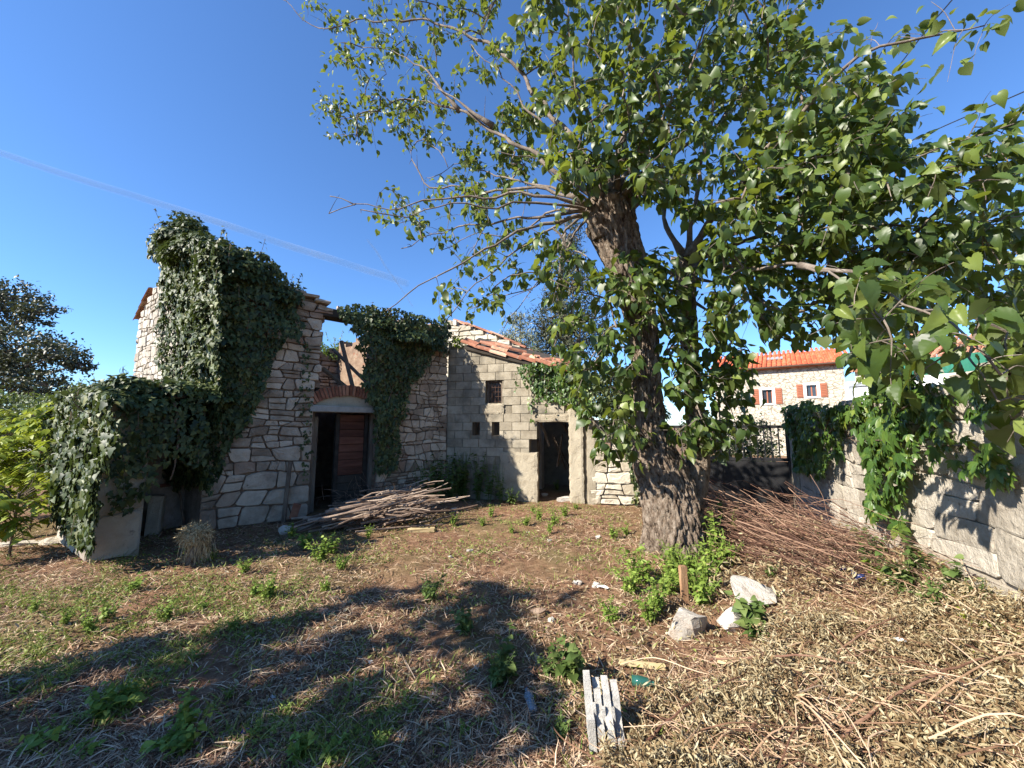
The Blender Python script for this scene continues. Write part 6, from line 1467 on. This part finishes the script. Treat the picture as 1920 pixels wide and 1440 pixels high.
# ------------------------------------------------------------------ single things on the ground
def rock(name, px, py, w, d, h, label, seed, mat=None, cat='stone', group=None, yaw=None, lift=0.2, zadd=0.0):
    rg = np.random.default_rng(seed); p = on_ground(px, py)
    n1_, n2_ = 18, 12; V = []
    yaw = rg.uniform(0, 3.1) if yaw is None else yaw
    planes = unit(rg.normal(0, 1, (16, 3))); offs = rg.uniform(0.5, 0.8, 16)
    for i in range(n2_ + 1):
        t = math.pi * i / n2_
        for j in range(n1_):
            a = 2 * math.pi * j / n1_ + 0.2 * i; q = np.array([math.sin(t) * math.cos(a), math.sin(t) * math.sin(a), math.cos(t)])
            q = np.sign(q) * np.abs(q) ** 0.6
            for pl, of in zip(planes, offs):
                e = q @ pl
                if e > of: q = q - pl * (e - of)
            V.append(q * (0.94 + 0.16 * fbm(q[None] * 2.6 + seed, seed, 3)[0]) + rg.normal(0, 0.01, 3))
    V = np.array(V) * np.array([w, d, h]) / 2; c, s = math.cos(yaw), math.sin(yaw)
    V = np.stack([V[:, 0] * c - V[:, 1] * s, V[:, 0] * s + V[:, 1] * c, V[:, 2] + h * lift + zadd], 1)
    i = (np.arange(n2_)[:, None] * n1_); j = np.arange(n1_)[None]; k = (j + 1) % n1_
    F = np.stack([i + j, i + n1_ + j, i + n1_ + k, i + k], -1).reshape(-1, 4)
    return add(name, np_mesh(name, V, F), mat or M['limestone'], loc=(p[0], p[1], float(gz(p[0], p[1]))), label=label, cat=cat, group=group)
rock('limestone_block', 1290, 1190, .44, .28, .36, 'big white limestone lump leaning against the upright plank', 1001, yaw=0.2)
rock('limestone_slab', 1415, 1125, .42, .62, .26, 'large pale limestone slab half buried under the brush', 1002, yaw=1.9)
rock('limestone_chunk', 1370, 1180, .34, .22, .26, 'pale stone between the large slab and the dark weeds', 1003)
rock('limestone_block', 1058, 940, .50, .28, .22, 'white stone block lying before the shed door', 1004, yaw=0.35)
rock('limestone_chunk', 1022, 930, .22, .16, .10, 'small white stone on the shed threshold', 1005)
rock('limestone_chunk', 1003, 938, .2, .14, .12, 'grey white stone at the foot of the shed jamb', 1006)
rock('limestone_block', 535, 1000, .30, .2, .2, 'pale stone block at the left end of the stick heap', 1007)
rock('limestone_chunk', 850, 960, .22, .15, .12, 'white stone at the right end of the stick heap', 1008)
rock('stone_slab', 30, 1022, .9, .35, .10, 'flat grey stone slab at the left edge of the yard', 1009, M['pale'], yaw=0.25)
rock('stone_slab', 100, 1018, .5, .3, .12, 'second flat slab nearer the ivy stub', 1010, M['pale'], yaw=0.2)
rock('limestone_chunk', 35, 1282, .2, .09, .05, 'long pale stone in the shade at the left edge', 1011, yaw=0.2)
for k, (px, py, s, lb) in enumerate([(315, 1258, .05, 'small white stone alone in the shaded left ground'), (880, 1035, .09, 'flat grey stone in the straw right of the stick heap'), (1035, 1165, .07, 'white pebble left of the trunk weeds'), (1000, 1262, .07, 'brown grey stone beside the weed left of the hollow block'), (1120, 1008, .10, 'pale stone in the grass between shed and trunk'), (1010, 1150, .12, 'brown earth clod in the middle of the yard'), (1030, 1015, .08, 'white fleck of stone in the bright weeds'), (845, 1045, .06, 'small pale pebble in the dry straw'), (1085, 1095, .10, 'pale flat stone left of the trunk foot'), (1120, 1100, .12, 'broken pale stone nearest the trunk foot')]):
    rock('field_stone', px, py, s * 1.2, s, s * .7, lb, 1020 + k, M['mortar'] if 'brown' in lb else M['limestone'], group='loose stones in the yard')
# wooden pieces
def board(name, p, s, rot, mat, label, cat='board', jit=0.004):
    V, Q, T = bbox_bev((0, 0, 0), s, rot, 0.006, jit); return add(name, np_mesh(name, V, Q, T), mat, loc=tuple(p), label=label, cat=cat)
def axes(yaw, tilt_y=0.0, roll=0.0):
    m_ = Matrix.Rotation(yaw, 3, 'Z') @ Matrix.Rotation(tilt_y, 3, 'X') @ Matrix.Rotation(roll, 3, 'Y'); return np.array(m_).T
p = on_ground(1284, 1132); board('broken_plank', (p[0], p[1], gz(p[0], p[1]) + 0.15), (0.075, 0.03, 0.36), axes(0.2, -0.12, 0.06), M['plankwood'], 'short brown plank standing upright behind the white stone', 'plank')
p = on_ground(1205, 1255); board('split_stake', (p[0], p[1], gz(p[0], p[1]) + 0.03), (0.30, 0.035, 0.03), axes(-0.1, 0, 0.05), M['hay'], 'pale split stake lying right of the hollow block', 'stake')
p = on_ground(1370, 1262); board('split_stake', (p[0], p[1], gz(p[0], p[1]) + 0.06), (0.16, 0.035, 0.03), axes(-0.6, 0, 0.15), M['hay'], 'stubby orange brown stake at the edge of the dry heap', 'stake')
p = on_ground(790, 998); board('pale_log', (p[0], p[1], gz(p[0], p[1]) + 0.04), (0.42, 0.06, 0.06), axes(0.1, 0.3, 0.03), M['hay'], 'pale peeled log lying in front of the stick heap', 'log', 0.006)
p = FW.P(FW.uv(533, 955)[0], 0.5, 0.12); board('leaning_post', p, (0.06, 0.05, 1.05), axes(0.3, -0.1, 0.03), M['oldwood'], 'weathered post leaning on the ruin wall left of the door', 'post')
p = FW.P(FW.uv(547, 955)[0], 0.18, 0.25); board('loose_brick', p, (0.12, 0.07, 0.26), axes(0.4, 0.15, 0.25), M['brick'], 'red brick propped at the foot of the ruin wall', 'brick')
p = on_ground(605, 1150); board('brick_shard', (p[0], p[1], gz(p[0], p[1]) + 0.02), (0.09, 0.05, 0.035), axes(0.3, 0, 0.1), M['tile'], 'small red brick shard in the middle of the yard', 'brick')
p = on_ground(622, 1156); board('green_plastic_scrap', (p[0], p[1], gz(p[0], p[1]) + 0.02), (0.06, 0.025, 0.012), axes(0.6, 0.2, 0.1), M['greenplastic'], 'little green plastic scrap beside the red brick shard', 'scrap', 0.003)
p = on_ground(458, 1382); V, Q, T = tube(np.array([[0, 0, -0.012], [0, 0.004, 0.0], [0, 0.008, 0.012]]), np.array([0.019, 0.02, 0.017]), 14); add('bottle_cap', np_mesh('bottle_cap', V, Q, T), M['purple'], loc=(p[0], p[1], gz(p[0], p[1]) + 0.022), label='purple plastic cap in the near shade', cat='cap')
# crumpled scraps
def scrap(px, py, w, d, mat, label, seed, cat='litter', name='paper_scrap', h=0.4, zadd=0.012):
    rg = np.random.default_rng(seed); n = 9; a = np.linspace(-0.5, 0.5, n); U, V_ = np.meshgrid(a, a)
    q = np.stack([U.ravel() * 3 + seed, V_.ravel() * 3, U.ravel() * 0], 1); z = (fbm(q, seed, 3) - 0.4) * h * w
    rr = np.clip(1.05 - 0.35 * (np.abs(U) * np.abs(V_)).ravel() * 4 + rg.normal(0, 0.04, n * n), 0.6, 1.1)
    P = np.stack([U.ravel() * w * rr, V_.ravel() * d * rr, z], 1); yw = rg.uniform(0, 3); c, s = math.cos(yw), math.sin(yw)
    P = np.stack([P[:, 0] * c - P[:, 1] * s, P[:, 0] * s + P[:, 1] * c, P[:, 2] - z.min()], 1)
    i = (np.arange(n - 1)[:, None] * n + np.arange(n - 1)[None]).ravel(); F = np.stack([i, i + 1, i + n + 1, i + n], 1)
    P2 = np.concatenate([P, P - [0, 0, 0.002]]); e = list(range(n)) + [n * k + n - 1 for k in range(1, n)] + [n * (n - 1) + k for k in range(n - 2, -1, -1)] + [n * k for k in range(n - 2, 0, -1)]
    e = np.array(e); e2 = np.roll(e, -1)
    F = np.concatenate([F, F[:, ::-1] + n * n, np.stack([e, e + n * n, e2 + n * n, e2], 1)])
    p = on_ground(px, py); add(name, np_mesh(name, P2, F), mat, loc=(p[0], p[1], gz(p[0], p[1]) + zadd), label=label, cat=cat, group='litter scraps')
for k, (px, py, w, d, lb) in enumerate([(508, 1315, .06, .045, 'crumpled white paper lying in the near shade'), (484, 1337, .035, .04, 'white scrap just below the crumpled paper'), (815, 1305, .035, .03, 'small white scrap alone in the dark middle ground'), (655, 1262, .03, .025, 'white fleck beneath the orange leaf'), (695, 1245, .04, .03, 'white shred right of the orange leaf'), (745, 1385, .05, .03, 'torn white film among the near grass'), (1130, 1105, .12, .06, 'pale torn film left of the trunk weeds'), (1080, 1095, .10, .06, 'greyish torn sheet in the straw left of the trunk'), (1470, 1050, .12, .1, 'white rag caught on the brush heap'), (1690, 1232, .06, .05, 'white scrap on the dry leaf heap'), (560, 1276, .03, .02, 'tiny white scrap in the dark straw'), (990, 1000, .05, .04, 'pale blue white scrap in the bright weeds')]):
    scrap(px, py, w, d, M['paper'], lb, 1100 + k, zadd=0.10 if 'heap' in lb else 0.012)
scrap(655, 1200, .09, .07, M['orangeleaf'], 'curled orange leaf in the middle of the yard', 1130, 'leaf', 'fallen_leaf', 0.5)
scrap(1585, 1095, .06, .05, M['blue'], 'blue plastic bag caught under the red brush', 1131, 'bag', 'plastic_bag', 0.9, 0.12)
scrap(1612, 1110, .10, .06, M['blue'], 'dark blue bag scrap right of the other blue bag', 1132, 'bag', 'plastic_bag', 0.9, 0.1)
# bottles: lathed shell
def lathe(prof, seg=20):
    a = np.linspace(0, 2 * math.pi, seg, endpoint=False); V = np.array([[r * math.cos(t), r * math.sin(t), z] for z, r in prof for t in a]); n = len(prof)
    i = np.arange(n - 1)[:, None] * seg; j = np.arange(seg)[None]; k = (j + 1) % seg
    return V, np.stack([i + j, i + k, i + seg + k, i + seg + j], -1).reshape(-1, 4)
def lay(name, prof, px, py, yaw, mat, label, cap=None, sq=0.8):
    p = on_ground(px, py); b_ = Vector((p[0], p[1], gz(p[0], p[1]) + 0.03)); t = thing(name, tuple(b_), label, 'bottle')
    mt = Matrix.Translation(b_) @ Matrix.Rotation(yaw, 4, 'Z') @ Matrix.Rotation(R(86), 4, 'Y')
    for nm, pr, m_ in (('shell', prof, mat),) + ((('cap', cap[0], cap[1]),) if cap else ()):
        V, F = lathe(pr); V = V * [sq, 1, 1]; V = V + (fbm(V * 40, 3) - 0.5)[:, None] * 0.006; V = np.array([mt @ Vector(v) for v in V]); add(nm, np_mesh(nm, V, F, smooth=True), m_, t)
lay('plastic_bottle', [(0, .001), (0, .024), (.02, .028), (.08, .026), (.12, .029), (.145, .02), (.165, .012), (.18, .012)], 1000, 1345, R(100), M['plastic'], 'clear crushed plastic bottle with red cap left of the hollow block', ([(.178, .014), (.195, .014), (.195, .001)], M['brick']))
lay('glass_bottle', [(0, .001), (0, .03), (.05, .031), (.09, .026), (.12, .014), (.16, .012)], 1185, 1285, R(-20), M['greenglass'], 'green glass bottle lying right of the hollow block', None, 1.0)
# standing hollow concrete block, one end broken open into four fins
p = on_ground(1138, 1402); hb = []
zr = float(gz(p[0], p[1])) - 0.02; hgt = [.37, .33, .35, .33]
rg = np.random.default_rng(1200)
def fin(x0, th, dep, hts, y0):
    """plate with a broken upper edge"""
    n = 9; ys = np.linspace(0, dep, n); V = []
    for yy, hh in zip(ys, hts):
        for sx_ in (-1, 1):
            for z in np.linspace(0, hh, 7): V.append([x0 + sx_ * (th / 2) * (1 + (rg.normal(0, 0.05) if yy > 0 else 0)), y0 + yy, z])
    V = np.array(V); F = []
    for i in range(n - 1):
        for j in range(6):
            a = i * 14 + j; F += [[a, a + 1, a + 15, a + 14], [a + 7 + 14, a + 8 + 14, a + 8, a + 7]]
        F += [[i * 14 + 6, i * 14 + 13, i * 14 + 27, i * 14 + 20]]
    for i in (0, n - 1):
        for j in range(6):
            a = i * 14 + j; F += [[a, a + 7, a + 8, a + 1] if i == 0 else [a + 1, a + 8, a + 7, a]]
    return V, np.array(F)
for k, x0 in enumerate((-0.082, -0.030, 0.024, 0.078)):
    hts = np.interp(np.linspace(0, 1, 9), [0, 0.45, 0.55, 1.0], [[.23, .24, .36, .39], [.19, .20, .31, .35], [.18, .21, .29, .36], [.13, .14, .27, .34]][k]) + rg.normal(0, 0.007, 9)
    hb.append(fin(x0, 0.041, 0.20, hts, -0.10))
for x0 in (-0.056, -0.003, 0.051): hb.append(fin(x0, 0.020, 0.12, np.full(9, 0.25) + rg.normal(0, 0.012, 9), -0.03))
hb.append(box((0, 0.0, 0.018), (0.19, 0.19, 0.030)))
V, F = join(hb); V = V * 0.88 @ axes(-0.10, 0.02, -0.06); V += np.array([0, 0, 0.0])
hobj = add('hollow_block', np_mesh('hollow_block', V, F), M['rough_concrete'], loc=(p[0], p[1], zr), label='broken grey hollow concrete block standing on end near the camera', cat='concrete block')
# tuft of dry hay on a stump in front of the hollow
b = on_ground(362, 1056); t = thing('hay_tuft', tuple(b), 'pale matted hay tuft hanging on a stump before the ivy hollow', 'hay')
V, Q, T = tube(np.array([b, b + [0.02, 0, 0.22], b + [0, 0.02, 0.36]]), np.array([.09, .07, .04]), 9); add('stump', np_mesh('stump', V, Q, T), M['bark'], t)
rg = np.random.default_rng(1300); n = 3200; d = rnd_unit(n, rg); P = b + [0, 0, 0.34] + d * np.array([.17, .15, .13]) * rg.uniform(0.5, 1, (n, 1)); dn_ = d * 0.4 + rnd_unit(n, rg) + [0, 0, -0.7]
V1, F1 = scatter(*BLADE, P, frames(dn_, d + rnd_unit(n, rg) * 0.4), np.stack([np.full(n, .005), rg.uniform(.03, .09, n), rg.uniform(.05, .12, n)], 1))
n = 500; P = b + np.stack([rg.normal(0.05, .07, n), rg.normal(0, .06, n), rg.uniform(0.08, 0.34, n)], 1); V2, F2 = scatter(*BLADE, P, frames(np.array([0, 0, -1.0]) + rnd_unit(n, rg) * 0.3, rnd_unit(n, rg)), np.stack([np.full(n, .004), rg.uniform(.1, .2, n), rg.uniform(.1, .2, n)], 1))
V, F = join([(V1, F1), (V2, F2)]); add('foliage', np_mesh('foliage', V, F), M['hay'], t, kind='stuff')
# green crate frame behind the sticks
c = on_ground(778, 932); c = np.array([c[0], c[1] , 0.42]); t = thing('plastic_crate', (c[0], c[1], 0.0), 'dark green plastic crate in the shade behind the stick heap', 'crate')
add('rim', mesh3('rim', [tube(np.array([c + np.array(a), c + np.array(b_)]), 0.015, 6) for a, b_ in (((-.18, 0, .1), (.18, 0, .1)), ((-.18, 0, -.1), (.18, 0, -.1)), ((-.18, 0, -.1), (-.18, 0, .1)), ((.18, 0, -.1), (.18, 0, .1)), ((-.18, .25, .1), (.18, .25, .1)), ((-.18, 0, .1), (-.18, .25, .1)), ((.18, 0, .1), (.18, .25, .1)))]), M['greenplastic'], t)
quadbox('side', [box(c + np.array([0, 0.26, -0.15]), (.36, .01, .5)), box(c + np.array([-.185, 0.13, -0.15]), (.01, .24, .5)), box(c + np.array([.185, 0.13, -0.15]), (.01, .24, .5))], M['greenplastic'], t)
# brown withered leaf bunches at the brush heap
for k, (px, py, lb) in enumerate([(1395, 1005, 'withered rust brown leaf bunch right of the trunk'), (1680, 1020, 'withered brown leaf bunch at the foot of the boundary wall')]):
    c = on_ground(px, py) + np.array([0, 0, 0.18]); t = thing('withered_bunch', tuple(c - [0, 0, 0.18]), lb, 'dead leaves', 'withered leaf bunches')
    rg = np.random.default_rng(1400 + k); n = 60; d = rnd_unit(n, rg); V, F = scatter(*HEART, c + d * 0.09, frames(d + [0, 0, -0.8], rnd_unit(n, rg)), rg.uniform(.06, .11, n)); add('foliage', np_mesh('foliage', V, F, smooth=True), M['rust'], t, kind='stuff')
    V, Q, T = tube(np.array([c - [0, 0, 0.2], c]), 0.006, 5); add('stem', np_mesh('stem', V, Q, T), M['vine'], t)
# rubble and boards in the hollow of the lean-to
for k, (px, py, w) in enumerate([(325, 965, .35), (350, 985, .3), (340, 945, .25), (372, 975, .28)]):
    rock('rubble_stone', px, py, w, w * .7, w * .6, ['lowest fallen stone in the dark hollow, by the jamb', 'fallen stone in the hollow nearest the hay tuft', 'small fallen stone deepest in the dark hollow', 'fallen stone in the hollow against the ruin corner'][k], 1500 + k, M['stone'], group='rubble in the hollow')
p = at(345, 905, 6.6); board('fallen_beam', p, (0.6, 0.07, 0.05), axes(0.5, 0, -0.1), M['doorwood'], 'reddish beam lying across the dark hollow', 'beam')
